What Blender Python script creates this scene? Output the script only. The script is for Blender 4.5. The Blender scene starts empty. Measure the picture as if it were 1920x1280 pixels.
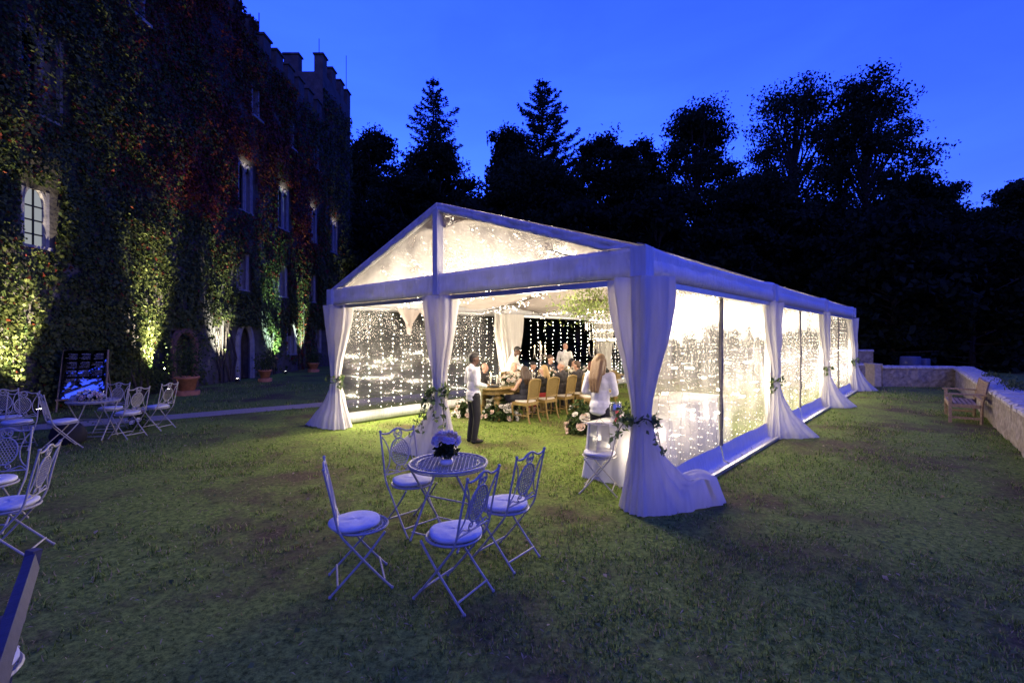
import bpy, math, random
import numpy as np
from mathutils import Vector, Matrix

R = math.radians
random.seed(7)
RNG = np.random.default_rng(11)
S = bpy.context.scene
COL = S.collection

# ------------------------------------------------------------------ camera
H = 1.95                    # eye height above the lawn
FPX, CX, HOR = 890.0, 960.0, 630.0   # focal length and horizon of the photo in its pixels (1920 wide)
cam_d = bpy.data.cameras.new('camera'); cam = bpy.data.objects.new('camera', cam_d)
COL.objects.link(cam); S.camera = cam
cam.location = (0, 0, H); cam.rotation_euler = (R(90), 0, 0)
cam_d.sensor_width = 36; cam_d.lens = FPX / 1920 * 36
cam_d.shift_y = -10 / 1920
cam_d.clip_start = 0.05; cam_d.clip_end = 2000

# ------------------------------------------------------------------ sky, sun, exposure
SUN_EL, SUN_ROT = R(-1.5), R(-16)
w = bpy.data.worlds.new('World'); S.world = w; w.use_nodes = True
nt = w.node_tree; nt.nodes.clear()
sky = nt.nodes.new('ShaderNodeTexSky'); sky.sky_type = 'NISHITA'; sky.sun_disc = False
sky.sun_elevation = SUN_EL; sky.sun_rotation = SUN_ROT
sky.air_density = 1.0; sky.dust_density = 0.0; sky.ozone_density = 3.0
tint = nt.nodes.new('ShaderNodeMix'); tint.data_type = 'RGBA'; tint.blend_type = 'MULTIPLY'
tint.inputs[0].default_value = 1.0
tint.inputs[7].default_value = (0.108, 0.20, 1.0, 1)      # tungsten white balance turns the dusk deep blue
bg = nt.nodes.new('ShaderNodeBackground'); bg.inputs[1].default_value = 7.8
wo = nt.nodes.new('ShaderNodeOutputWorld')
tcw = nt.nodes.new('ShaderNodeTexCoord'); mpw = nt.nodes.new('ShaderNodeMapping'); mpw.inputs['Scale'].default_value = (1.2, 1.2, 4.0)
cl = nt.nodes.new('ShaderNodeTexNoise'); cl.inputs['Scale'].default_value = 2.2; cl.inputs['Detail'].default_value = 7; cl.inputs['Distortion'].default_value = .6
crp = nt.nodes.new('ShaderNodeMapRange'); crp.inputs[1].default_value = .35; crp.inputs[2].default_value = .75; crp.inputs[3].default_value = .93; crp.inputs[4].default_value = 1.16
cm = nt.nodes.new('ShaderNodeMix'); cm.data_type = 'RGBA'; cm.blend_type = 'MULTIPLY'; cm.inputs[0].default_value = 1.0   # thin high cloud
nt.links.new(tcw.outputs['Generated'], mpw.inputs[0]); nt.links.new(mpw.outputs[0], cl.inputs['Vector']); nt.links.new(cl.outputs['Fac'], crp.inputs[0]); nt.links.new(crp.outputs[0], cm.inputs[7])
nt.links.new(sky.outputs[0], tint.inputs[6]); nt.links.new(tint.outputs[2], cm.inputs[6]); nt.links.new(cm.outputs[2], bg.inputs[0])
nt.links.new(bg.outputs[0], wo.inputs[0])

sun_d = bpy.data.lights.new('sun', 'SUN'); sun_d.energy = .16; sun_d.angle = R(70); sun_d.color = (1, .78, .80)      # last afterglow, far too soft to cast shadows
sun_o = bpy.data.objects.new('sun', sun_d); COL.objects.link(sun_o); sun_o.location = (-20, -30, 40); sun_o.rotation_euler = (R(42), 0, R(-30))
vs = S.view_settings
vs.view_transform = 'Standard'; vs.look = 'None'; vs.gamma = 1; vs.exposure = 0.0
vs.use_curve_mapping = False
cy = S.cycles
cy.max_bounces = 8; cy.diffuse_bounces = 3; cy.glossy_bounces = 3; cy.transmission_bounces = 6
cy.transparent_max_bounces = 24; cy.sample_clamp_indirect = 2.5; cy.sample_clamp_direct = 0
cy.caustics_reflective = False; cy.caustics_refractive = False
cy.use_denoising = True

# ------------------------------------------------------------------ helpers
def G(u, v, z=0.0):
    """photo pixel -> point on the level z (what the thing touches gives the distance)"""
    d = FPX * (H - z) / (v - HOR)
    return Vector(((u - CX) / FPX * d, d, z))

def vnoise(x, y, seed=0):
    x = np.asarray(x, float); y = np.asarray(y, float)
    xi = np.floor(x).astype(np.int64); yi = np.floor(y).astype(np.int64)
    fx = x - xi; fy = y - yi
    fx = fx * fx * (3 - 2 * fx); fy = fy * fy * (3 - 2 * fy)
    def h(a, b):
        n = (a * 374761393 + b * 668265263 + seed * 982451653) & 0x7fffffff
        n = ((n ^ (n >> 13)) * 1274126177) & 0x7fffffff
        return ((n ^ (n >> 16)) & 0xffff) / 65535.0
    return (h(xi, yi) * (1 - fx) + h(xi + 1, yi) * fx) * (1 - fy) + (h(xi, yi + 1) * (1 - fx) + h(xi + 1, yi + 1) * fx) * fy

def fbm(x, y, seed=0, o=3):
    s = 0; a = 1; t = 0
    for k in range(o):
        s = s + a * vnoise(x * 2 ** k, y * 2 ** k, seed + k); t += a; a *= .5
    return s / t

def tag(o, label=None, cat=None, group=None, kind=None):
    if label: o['label'] = label
    if cat: o['category'] = cat
    if group: o['group'] = group
    if kind: o['kind'] = kind
    return o

def link(name, data, parent=None):
    o = bpy.data.objects.new(name, data); COL.objects.link(o)
    if parent is not None: o.parent = parent
    return o

def thing(name, label, cat, loc=(0, 0, 0), rz=0.0, group=None, scale=1.0):
    o = link(name, None); o.empty_display_size = .1
    o.location = loc; o.rotation_euler = (0, 0, rz); o.scale = (scale,) * 3
    return tag(o, label, cat, group)

def copy_tree(o, parent=None):
    c = o.copy(); COL.objects.link(c)
    if parent is not None: c.parent = parent
    for ch in list(o.children): copy_tree(ch, c)
    return c

def face_rz(dx, dy):
    """rotation that turns local +Y to the direction (dx, dy)"""
    return math.atan2(-dx, dy)

class MB:
    def __init__(s): s.v = []; s.f = []
    def add(s, vs_, fs):
        b = len(s.v); s.v.extend([tuple(p) for p in vs_]); s.f.extend([tuple(i + b for i in f) for f in fs]); return s
    def box(s, c, d, rz=0, rx=0, ry=0):
        M = Matrix.Rotation(rz, 3, 'Z') @ Matrix.Rotation(ry, 3, 'Y') @ Matrix.Rotation(rx, 3, 'X')
        P = [M @ Vector((sx * d[0] / 2, sy * d[1] / 2, sz * d[2] / 2)) + Vector(c) for sx in (-1, 1) for sy in (-1, 1) for sz in (-1, 1)]
        return s.add(P, [(0, 1, 3, 2), (4, 6, 7, 5), (0, 4, 5, 1), (2, 3, 7, 6), (0, 2, 6, 4), (1, 5, 7, 3)])
    def tube(s, pts, r, n=6, closed=False, caps=True):
        pts = [Vector(p) for p in pts]; m = len(pts)
        rr = r if isinstance(r, (list, tuple)) else [r] * m
        V = []; F = []; up = None
        for i, p in enumerate(pts):
            if closed: t = pts[(i + 1) % m] - pts[i - 1]
            else: t = pts[min(i + 1, m - 1)] - pts[max(i - 1, 0)]
            t = t.normalized() if t.length > 1e-9 else Vector((0, 0, 1))
            if up is None:
                up = Vector((0, 0, 1)) if abs(t.z) < .9 else Vector((1, 0, 0))
            a = t.cross(up)
            if a.length < 1e-6: a = t.cross(Vector((0, 1, 0)))
            a.normalize(); b = a.cross(t).normalized(); up = b
            for k in range(n):
                an = 2 * math.pi * k / n
                V.append(p + (a * math.cos(an) + b * math.sin(an)) * rr[i])
        for i in range(m if closed else m - 1):
            j = (i + 1) % m
            for k in range(n):
                F.append((i * n + k, i * n + (k + 1) % n, j * n + (k + 1) % n, j * n + k))
        if caps and not closed:
            F.append(tuple(range(n - 1, -1, -1))); F.append(tuple((m - 1) * n + k for k in range(n)))
        return s.add(V, F)
    def lathe(s, prof, n=16, c=(0, 0, 0), ax=1.0, ay=1.0):
        V = []; F = []
        for r, z in prof:
            for k in range(n):
                a = 2 * math.pi * k / n
                V.append((c[0] + r * math.cos(a) * ax, c[1] + r * math.sin(a) * ay, c[2] + z))
        for i in range(len(prof) - 1):
            for k in range(n):
                F.append((i * n + k, i * n + (k + 1) % n, (i + 1) * n + (k + 1) % n, (i + 1) * n + k))
        F.append(tuple(range(n - 1, -1, -1))); F.append(tuple((len(prof) - 1) * n + k for k in range(n)))
        return s.add(V, F)
    def ball(s, c, r, n=8, m=6):
        if not isinstance(r, (list, tuple)): r = (r, r, r)
        V = [(c[0], c[1], c[2] - r[2])]; F = []
        for i in range(1, m):
            p = -math.pi / 2 + math.pi * i / m
            for k in range(n):
                a = 2 * math.pi * k / n
                V.append((c[0] + r[0] * math.cos(p) * math.cos(a), c[1] + r[1] * math.cos(p) * math.sin(a), c[2] + r[2] * math.sin(p)))
        V.append((c[0], c[1], c[2] + r[2])); T = len(V) - 1
        for k in range(n):
            F.append((0, 1 + (k + 1) % n, 1 + k)); F.append((T, T - n + k, T - n + (k + 1) % n))
        for i in range(m - 2):
            for k in range(n):
                F.append((1 + i * n + k, 1 + i * n + (k + 1) % n, 1 + (i + 1) * n + (k + 1) % n, 1 + (i + 1) * n + k))
        return s.add(V, F)
    def octa(s, c, r, rz=None):
        x, y, z = c; q = rz or r
        return s.add([(x + r, y, z), (x, y + r, z), (x - r, y, z), (x, y - r, z), (x, y, z + q), (x, y, z - q)],
                     [(0, 1, 4), (1, 2, 4), (2, 3, 4), (3, 0, 4), (1, 0, 5), (2, 1, 5), (3, 2, 5), (0, 3, 5)])
    def ring(s, c, r, t, n=10, k=4, ax='Z', sy=1.0):
        P = []
        for i in range(n):
            a = 2 * math.pi * i / n; x = r * math.cos(a); y = r * sy * math.sin(a)
            P.append((c[0] + x, c[1] + y, c[2]) if ax == 'Z' else (c[0] + x, c[1], c[2] + y))
        return s.tube(P, t, k, closed=True)
    def cap(s, p0, p1, r0, r1=None, n=10):
        r1 = r0 if r1 is None else r1
        s.tube([p0, p1], [r0, r1], n); s.ball(p0, r0, n, 6); s.ball(p1, r1, n, 6); return s
    def grid(s, P, closed=False):
        P = np.asarray(P); a, b, _ = P.shape; F = []
        for i in range(a - 1):
            for j in range(b if closed else b - 1):
                k = (j + 1) % b
                F.append((i * b + j, i * b + k, (i + 1) * b + k, (i + 1) * b + j))
        return s.add(P.reshape(-1, 3).tolist(), F)
    def mesh(s, name, mat=None, smooth=False):
        me = bpy.data.meshes.new(name); me.from_pydata(s.v, [], s.f)
        if mat: me.materials.append(mat)
        if smooth: me.polygons.foreach_set('use_smooth', [True] * len(me.polygons))
        me.update(); return me
    def build(s, name, mat=None, parent=None, smooth=False, kind=None, label=None):
        o = link(name, s.mesh(name, mat, smooth), parent)
        if kind: o['kind'] = kind
        if label: o['label'] = label
        return o

def fast_mesh(name, V, nper, mat, cols=None):
    """V: (N, nper, 3) separate polygons"""
    V = np.asarray(V, np.float32); N = V.shape[0]
    me = bpy.data.meshes.new(name)
    me.vertices.add(N * nper); me.vertices.foreach_set('co', V.reshape(-1))
    me.loops.add(N * nper); me.loops.foreach_set('vertex_index', np.arange(N * nper, dtype=np.int32))
    me.polygons.add(N); me.polygons.foreach_set('loop_start', np.arange(0, N * nper, nper, dtype=np.int32))
    if cols is not None:
        at = me.color_attributes.new('col', 'FLOAT_COLOR', 'POINT')
        c = np.ones((N, nper, 4), np.float32); c[:, :, :3] = np.asarray(cols)[:, None, :]
        at.data.foreach_set('color', c.reshape(-1))
    me.materials.append(mat); me.update(); me.validate()
    return me

def leaf_polys(P, size, ndir=None, spread=1.0, tipdir=None, aspect=.55, rng=RNG):
    """one folded diamond leaf at each point"""
    P = np.asarray(P, float); N = len(P)
    size = np.broadcast_to(np.asarray(size, float), (N,))
    n = rng.normal(size=(N, 3)) * spread
    if ndir is not None: n = n + np.asarray(ndir)
    n /= np.linalg.norm(n, axis=1, keepdims=True) + 1e-9
    t = rng.normal(size=(N, 3))
    if tipdir is not None: t = t * .6 + np.asarray(tipdir)
    t = t - n * (t * n).sum(1, keepdims=True); t /= np.linalg.norm(t, axis=1, keepdims=True) + 1e-9
    b = np.cross(n, t)
    s = size[:, None]
    V = np.stack([P - t * s * .5, P + b * s * aspect * .5 + n * s * .12, P + t * s * .5 - n * s * .08, P - b * s * aspect * .5 + n * s * .12], 1)
    return V

# ------------------------------------------------------------------ materials
def nodes_of(m):
    m.use_nodes = True; t = m.node_tree
    return t, t.nodes['Principled BSDF'], t.nodes['Material Output']

def mat(name, col, rough=.7, metal=0.0, var=.25, scale=6.0, bump=0.0, bscale=40.0, col2=None, spec=None, stretch=None, sheen=0):
    m = bpy.data.materials.new(name); t, p, o = nodes_of(m)
    p.inputs['Roughness'].default_value = rough; p.inputs['Metallic'].default_value = metal
    if spec is not None: p.inputs['Specular IOR Level'].default_value = spec
    if sheen: p.inputs['Sheen Weight'].default_value = sheen
    tc = t.nodes.new('ShaderNodeTexCoord'); mp = t.nodes.new('ShaderNodeMapping')
    if stretch: mp.inputs['Scale'].default_value = stretch
    t.links.new(tc.outputs['Object'], mp.inputs[0])
    nz = t.nodes.new('ShaderNodeTexNoise'); nz.inputs['Scale'].default_value = scale; nz.inputs['Detail'].default_value = 6
    nz.inputs['Roughness'].default_value = .65
    t.links.new(mp.outputs[0], nz.inputs['Vector'])
    rp = t.nodes.new('ShaderNodeValToRGB')
    c2 = col2 or tuple(c * (1 - var) for c in col); c1 = col if col2 else tuple(min(1, c * (1 + var)) for c in col)
    rp.color_ramp.elements[0].position = .32; rp.color_ramp.elements[1].position = .68
    rp.color_ramp.elements[0].color = (*c2, 1); rp.color_ramp.elements[1].color = (*c1, 1)
    t.links.new(nz.outputs['Fac'], rp.inputs[0]); t.links.new(rp.outputs[0], p.inputs['Base Color'])
    if bump:
        n2 = t.nodes.new('ShaderNodeTexNoise'); n2.inputs['Scale'].default_value = bscale; n2.inputs['Detail'].default_value = 5
        t.links.new(mp.outputs[0], n2.inputs['Vector'])
        b = t.nodes.new('ShaderNodeBump'); b.inputs['Strength'].default_value = bump; b.inputs['Distance'].default_value = .02
        t.links.new(n2.outputs['Fac'], b.inputs['Height']); t.links.new(b.outputs[0], p.inputs['Normal'])
    return m

def leaf_mat(name, trans=.35, rough=.55, spec=.12):
    m = bpy.data.materials.new(name); t, p, o = nodes_of(m)
    a = t.nodes.new('ShaderNodeAttribute'); a.attribute_name = 'col'
    p.inputs['Roughness'].default_value = rough; p.inputs['Specular IOR Level'].default_value = spec
    tr = t.nodes.new('ShaderNodeBsdfTranslucent'); mx = t.nodes.new('ShaderNodeMixShader'); mx.inputs[0].default_value = trans
    t.links.new(a.outputs['Color'], p.inputs['Base Color']); t.links.new(a.outputs['Color'], tr.inputs[0])
    t.links.new(p.outputs[0], mx.inputs[1]); t.links.new(tr.outputs[0], mx.inputs[2]); t.links.new(mx.outputs[0], o.inputs[0])
    return m

def cloth_mat(name, col, trans=.35, see=0.0, scale=9.0, bump=.25, rough=.85, crease=(6, 6, 1.2)):
    """woven cloth that lets some light through"""
    m = bpy.data.materials.new(name); t, p, o = nodes_of(m)
    tc = t.nodes.new('ShaderNodeTexCoord'); mp = t.nodes.new('ShaderNodeMapping'); mp.inputs['Scale'].default_value = crease
    t.links.new(tc.outputs['Object'], mp.inputs[0])
    nz = t.nodes.new('ShaderNodeTexNoise'); nz.inputs['Scale'].default_value = scale / 4; nz.inputs['Detail'].default_value = 5
    t.links.new(mp.outputs[0], nz.inputs['Vector'])
    rp = t.nodes.new('ShaderNodeValToRGB')
    rp.color_ramp.elements[0].position = .3; rp.color_ramp.elements[1].position = .7
    rp.color_ramp.elements[0].color = (*[c * .86 for c in col], 1); rp.color_ramp.elements[1].color = (*col, 1)
    t.links.new(nz.outputs['Fac'], rp.inputs[0])
    p.inputs['Roughness'].default_value = rough; p.inputs['Specular IOR Level'].default_value = .2
    b = t.nodes.new('ShaderNodeBump'); b.inputs['Strength'].default_value = bump; b.inputs['Distance'].default_value = .03
    t.links.new(nz.outputs['Fac'], b.inputs['Height']); t.links.new(b.outputs[0], p.inputs['Normal'])
    tr = t.nodes.new('ShaderNodeBsdfTranslucent'); t.links.new(b.outputs[0], tr.inputs['Normal'])
    t.links.new(rp.outputs[0], p.inputs['Base Color']); t.links.new(rp.outputs[0], tr.inputs[0])
    mx = t.nodes.new('ShaderNodeMixShader'); mx.inputs[0].default_value = trans
    t.links.new(p.outputs[0], mx.inputs[1]); t.links.new(tr.outputs[0], mx.inputs[2])
    last = mx
    if see:
        tp = t.nodes.new('ShaderNodeBsdfTransparent'); m2 = t.nodes.new('ShaderNodeMixShader'); m2.inputs[0].default_value = see
        t.links.new(mx.outputs[0], m2.inputs[1]); t.links.new(tp.outputs[0], m2.inputs[2]); last = m2
    t.links.new(last.outputs[0], o.inputs[0])
    return m

def glow(name, col, strength, sample=False):
    m = bpy.data.materials.new(name); t, p, o = nodes_of(m)
    e = t.nodes.new('ShaderNodeEmission'); e.inputs[0].default_value = (*col, 1); e.inputs[1].default_value = strength
    t.links.new(e.outputs[0], o.inputs[0])
    m.cycles.emission_sampling = 'AUTO' if sample else 'NONE'
    return m

def clear_glass(name, see=.75, tint_=(1, 1, 1), rough=.03):
    m = bpy.data.materials.new(name); t, p, o = nodes_of(m)
    g = t.nodes.new('ShaderNodeBsdfGlossy'); g.inputs['Roughness'].default_value = rough
    tp = t.nodes.new('ShaderNodeBsdfTransparent'); tp.inputs[0].default_value = (*tint_, 1)
    mx = t.nodes.new('ShaderNodeMixShader'); mx.inputs[0].default_value = see
    t.links.new(g.outputs[0], mx.inputs[1]); t.links.new(tp.outputs[0], mx.inputs[2]); t.links.new(mx.outputs[0], o.inputs[0])
    return m

def pvc_mat(name, haze=.16, refr=.45, gloss=.06):
    """clear tent plastic: mostly see-through, wavy (its ripples spread points of light sideways), a little fogged"""
    m = bpy.data.materials.new(name); t, p, o = nodes_of(m)
    tc = t.nodes.new('ShaderNodeTexCoord')
    def wav(sc, scale):
        mp = t.nodes.new('ShaderNodeMapping'); mp.inputs['Scale'].default_value = sc
        t.links.new(tc.outputs['Object'], mp.inputs[0])
        nz = t.nodes.new('ShaderNodeTexNoise'); nz.inputs['Scale'].default_value = scale; nz.inputs['Detail'].default_value = 2
        t.links.new(mp.outputs[0], nz.inputs['Vector']); return nz
    fine = wav((1, 1, .06), 90.0); broad = wav((1, 1, .35), 3.0)
    ad = t.nodes.new('ShaderNodeMath'); ad.operation = 'MULTIPLY_ADD'; ad.inputs[1].default_value = 6.0
    t.links.new(broad.outputs['Fac'], ad.inputs[0]); t.links.new(fine.outputs['Fac'], ad.inputs[2])
    b = t.nodes.new('ShaderNodeBump'); b.inputs['Strength'].default_value = 1.0; b.inputs['Distance'].default_value = .006
    t.links.new(ad.outputs[0], b.inputs['Height'])
    rf = t.nodes.new('ShaderNodeBsdfRefraction'); rf.inputs['IOR'].default_value = 1.18; rf.inputs['Roughness'].default_value = 0
    t.links.new(b.outputs[0], rf.inputs['Normal'])
    tp = t.nodes.new('ShaderNodeBsdfTransparent')
    tl = t.nodes.new('ShaderNodeBsdfTranslucent'); tl.inputs[0].default_value = (.9, .88, .84, 1)
    df = t.nodes.new('ShaderNodeBsdfDiffuse'); df.inputs[0].default_value = (.8, .78, .75, 1)
    gl = t.nodes.new('ShaderNodeBsdfGlossy'); gl.inputs['Roughness'].default_value = .18; t.links.new(b.outputs[0], gl.inputs['Normal'])
    def mix(f, a, c):
        x = t.nodes.new('ShaderNodeMixShader')
        if hasattr(f, 'outputs'): t.links.new(f.outputs[0], x.inputs[0])
        else: x.inputs[0].default_value = f
        t.links.new(a.outputs[0], x.inputs[1]); t.links.new(c.outputs[0], x.inputs[2]); return x
    s1 = mix(refr, tp, rf)
    fog = mix(.25, tl, df)
    # fog is patchy: rain and condensation on the sheet
    pat = wav((1, 1, 1), 2.2)
    mr = t.nodes.new('ShaderNodeMapRange'); mr.inputs[1].default_value = .3; mr.inputs[2].default_value = .75
    mr.inputs[3].default_value = haze * .55; mr.inputs[4].default_value = haze * 1.5
    t.links.new(pat.outputs['Fac'], mr.inputs[0])
    s2 = mix(mr, s1, fog)
    s3 = mix(gloss, s2, gl)
    t.links.new(s3.outputs[0], o.inputs[0])
    return m
# ================================================================== SETTING
M = {}
M['lawn'] = None
def lawn_material():
    m = bpy.data.materials.new('lawn'); t, p, o = nodes_of(m)
    tc = t.nodes.new('ShaderNodeTexCoord')
    def nz(scale, det=8, ro=.65):
        n = t.nodes.new('ShaderNodeTexNoise'); n.inputs['Scale'].default_value = scale; n.inputs['Detail'].default_value = det
        n.inputs['Roughness'].default_value = ro
        t.links.new(tc.outputs['Object'], n.inputs['Vector']); return n
    def ramp(n, a, b, c0, c1):
        r = t.nodes.new('ShaderNodeValToRGB'); r.color_ramp.elements[0].position = a; r.color_ramp.elements[1].position = b
        r.color_ramp.elements[0].color = (*c0, 1); r.color_ramp.elements[1].color = (*c1, 1)
        t.links.new(n.outputs[0], r.inputs[0]); return r
    grass = ramp(nz(17, 12, .85), .40, .61, (.028, .050, .010), (.27, .36, .075))
    soil = ramp(nz(21, 12, .85), .40, .62, (.022, .017, .010), (.17, .135, .072))
    patch = ramp(nz(.55, 6, .7), .47, .62, (0, 0, 0), (1, 1, 1))
    mx = t.nodes.new('ShaderNodeMix'); mx.data_type = 'RGBA'
    t.links.new(patch.outputs[0], mx.inputs[0]); t.links.new(grass.outputs[0], mx.inputs[6]); t.links.new(soil.outputs[0], mx.inputs[7])
    t.links.new(mx.outputs[2], p.inputs['Base Color'])
    p.inputs['Roughness'].default_value = .95; p.inputs['Specular IOR Level'].default_value = .1
    h = nz(55, 8, .75); b = t.nodes.new('ShaderNodeBump'); b.inputs['Strength'].default_value = .6; b.inputs['Distance'].default_value = .02
    t.links.new(h.outputs[0], b.inputs['Height']); t.links.new(b.outputs[0], p.inputs['Normal'])
    return m
M['lawn'] = lawn_material()
M['gravel'] = mat('gravel', (.32, .28, .25), .95, var=.45, scale=60, bump=.8, bscale=120)
M['stone'] = mat('castle_stone', (.075, .066, .062), .95, var=.45, scale=2.2, bump=.8, bscale=9)
M['pale_stone'] = mat('pale_stone', (.24, .225, .22), .85, var=.25, scale=5, bump=.3, bscale=25)
M['brick'] = mat('old_brick', (.12, .06, .04), .95, var=.4, scale=8, bump=.6, bscale=20)
M['dark_glass'] = mat('dark_glass', (.012, .013, .018), .08, spec=.6)
M['iron'] = mat('dark_iron', (.02, .02, .022), .5, metal=.6)
M['bark'] = mat('bark', (.055, .042, .034), .95, var=.4, scale=10, bump=.6, bscale=30, stretch=(3, 3, .6))
M['leaf'] = leaf_mat('leaf', .3, .75)
M['ivy'] = leaf_mat('ivy_leaf', .25, .6)
M['blade'] = leaf_mat('grass_blade', .45, .8)
M['terracotta'] = mat('terracotta', (.42, .17, .09), .9, var=.3, scale=8, bump=.3)
M['rubble'] = mat('rubble_wall', (.40, .34, .27), .97, var=.45, scale=7, bump=1.0, bscale=14, col2=(.17, .135, .105))
M['coping'] = mat('coping', (.44, .40, .36), .95, var=.35, scale=9, bump=.6, bscale=26)

# ---- ground: one sheet to the horizon
g = [-600, -300, -150, -80, -45, -25, -14, -8, -4, 0, 4, 8, 14, 25, 45, 80, 150, 300, 600]
mb = MB(); mb.grid([[(x, y, 0) for x in g] for y in g][::-1])
lawn = tag(mb.build('lawn', M['lawn']), kind='structure', label='patchy green and brown lawn around the lit marquee')
# ---- gravel path to the castle
pl = [(-15.5, 6.9), (-12.5, 8.6), (-10.7, 9.8), (-8.4, 11.3), (-5.6, 13.4), (-2.6, 15.9), (1.5, 19.6), (6, 24)]
L_, R_ = [], []
for i, p in enumerate(pl):
    a = Vector(pl[min(i + 1, len(pl) - 1)]) - Vector(pl[max(i - 1, 0)]); a.normalize()
    n = Vector((-a.y, a.x)) * .42
    L_.append((p[0] + n.x, p[1] + n.y, .006)); R_.append((p[0] - n.x, p[1] - n.y, .006))
mb = MB(); mb.grid([L_, R_])
tag(mb.build('path', M['gravel']), kind='structure')

# ---- grass blades, clumped, thinner over the bare patches
def blades():
    Ps = []; Ss = []
    for d0, d1, dens, sz in ((1.6, 4.2, 3600, .024), (4.2, 7.5, 1700, .031), (7.5, 13, 600, .044), (13, 24, 130, .065)):
        area = 1.13 * (d1 * d1 - d0 * d0); n = int(area * dens)
        d = np.sqrt(RNG.uniform(d0 * d0, d1 * d1, n)); x = RNG.uniform(-1.13, 1.13, n) * d
        c = fbm(x * .55 + 31, d * .55 + 17, 3, 4); c2 = fbm(x * 5, d * 5, 9, 2)
        keep = RNG.random(n) < np.clip((.60 - c) * 6, .06, 1) * np.clip((c2 - .22) * 3, .1, 1)
        ok = (d < 20) & (x > -12.0)
        # not on the path, not through the parapet
        for i in range(len(pl) - 1):
            ax, ay = pl[i]; bx, by = pl[i + 1]; L2 = (bx - ax) ** 2 + (by - ay) ** 2
            tt = np.clip(((x - ax) * (bx - ax) + (d - ay) * (by - ay)) / L2, 0, 1)
            ok &= np.hypot(x - ax - tt * (bx - ax), d - ay - tt * (by - ay)) > .42
        keep &= ok
        Ps.append(np.stack([x, d, np.zeros(n)], 1)[keep]); Ss.append(np.full(keep.sum(), sz))
    nt_ = 2400; d = np.sqrt(RNG.uniform(2.6, 110, nt_)); x = RNG.uniform(-1.1, 1.1, nt_) * d      # taller tufts
    kp = (fbm(x * .9 + 8, d * .9, 15, 3) > .47) & (x > -7); d = d[kp]; x = x[kp]; m = 22
    tx = np.repeat(x, m) + RNG.normal(size=len(x) * m) * .045; td = np.repeat(d, m) + RNG.normal(size=len(x) * m) * .045
    Ps.append(np.stack([tx, td, np.zeros(len(tx))], 1)); Ss.append(np.full(len(tx), .034))
    P = np.concatenate(Ps); s = np.concatenate(Ss) * RNG.uniform(.5, 1.7, len(P)); N = len(P)
    az = RNG.uniform(0, 2 * np.pi, N); lean = RNG.uniform(.1, 1.5, N)
    dirv = np.stack([np.cos(az) * lean, np.sin(az) * lean, np.ones(N)], 1); dirv /= np.linalg.norm(dirv, axis=1, keepdims=True)
    wv = np.stack([-np.sin(az), np.cos(az), np.zeros(N)], 1) * (s * .12)[:, None]
    tip = P + dirv * s[:, None]
    V = np.stack([P - wv, P + wv, tip], 1)
    k = RNG.random(N)[:, None] ** 1.3; dry = (RNG.random(N) < .2)[:, None]
    col = np.array([.04, .08, .013]) * (1 - k) + np.array([.32, .44, .10]) * k
    col = np.where(dry, np.array([.36, .30, .16]), col)
    me = fast_mesh('grass_blades', V, 3, M['blade'], col)
    tag(link('grass_blades', me), 'short uneven blades of grass growing over the whole lawn', 'grass', kind='stuff')
    # broad-leaved weeds and fallen leaves
    n = 5200; d = np.sqrt(RNG.uniform(4, 120, n)); x = RNG.uniform(-1.1, 1.1, n) * d
    cl = fbm(x * 1.6, d * 1.6, 77, 2); kp = (RNG.random(n) < np.clip((cl - .50) * 5, .03, 1)) & (x > -11.5)
    P = np.stack([x, d, RNG.uniform(.008, .03, n)], 1)[kp]; n = len(P)
    V = leaf_polys(P, RNG.uniform(.025, .06, n), (0, 0, 1.4), .5, aspect=.7)
    V[:, :, 2] = np.maximum(V[:, :, 2], .004)
    k = RNG.random(n)[:, None]
    c = np.array([.06, .10, .03]) * (1 - k) + np.array([.20, .26, .10]) * k
    lit = (RNG.random(n) < .10)[:, None]; c = np.where(lit, np.array([.38, .30, .20]) * (.5 + k), c)
    # straw and leaf litter lying in the sward
    m2 = 9000; d2 = np.sqrt(RNG.uniform(2.6, 90, m2)); x2 = RNG.uniform(-1.1, 1.1, m2) * d2; q2 = (x2 > -8); x2 = x2[q2]; d2 = d2[q2]; m2 = len(x2)
    V2 = leaf_polys(np.stack([x2, d2, RNG.uniform(.008, .028, m2)], 1), RNG.uniform(.012, .05, m2), (0, 0, 1.2), .5, aspect=.22); V2[:, :, 2] = np.maximum(V2[:, :, 2], .004)
    c2_ = np.array([.20, .15, .09]) + np.array([.30, .26, .17]) * RNG.random((m2, 1)); V = np.concatenate([V, V2]); c = np.concatenate([c, c2_])
    tag(link('ground_weeds', fast_mesh('ground_weeds', V, 4, M['blade'], c)), 'low broad weeds and scattered dry fallen leaves on the lawn', 'weeds', kind='stuff')
blades()

# ------------------------------------------------------------------ CASTLE
XW = -12.2
castle = thing('castle', 'tall ivy covered stone castle with battlements and pointed windows', 'building', (XW, 22, 0))
CL = lambda x, y, z: (x - XW, y - 22, z)       # world -> castle local
def yu(u, x=XW): return FPX * (-x) / (CX - u)
wins = []   # (y centre, width, z0, z1, kind)
for u in (65, 455, 530, 585): wins.append((yu(u), .95, 4.0, 5.9, 'mid'))
wins[0] = (yu(66), .70, 4.2, 5.7, 'lit')
for u in (84, 460, 531, 586, 626): wins.append((yu(u) - (.0 if u > 100 else .1), 1.15, 7.6, 9.9, 'gothic'))
for u in (478, 545, 592): wins.append((yu(u), .7, 12.2, 13.7, 'slit'))
wins += [(17.6, 1.2, 0.0, 2.15, 'door'), (21.6, 1.15, 0.0, 2.3, 'stone_door'), (26.3, 1.15, .9, 2.6, 'mid'), (29.8, 1.1, .9, 2.6, 'mid')]
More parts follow.
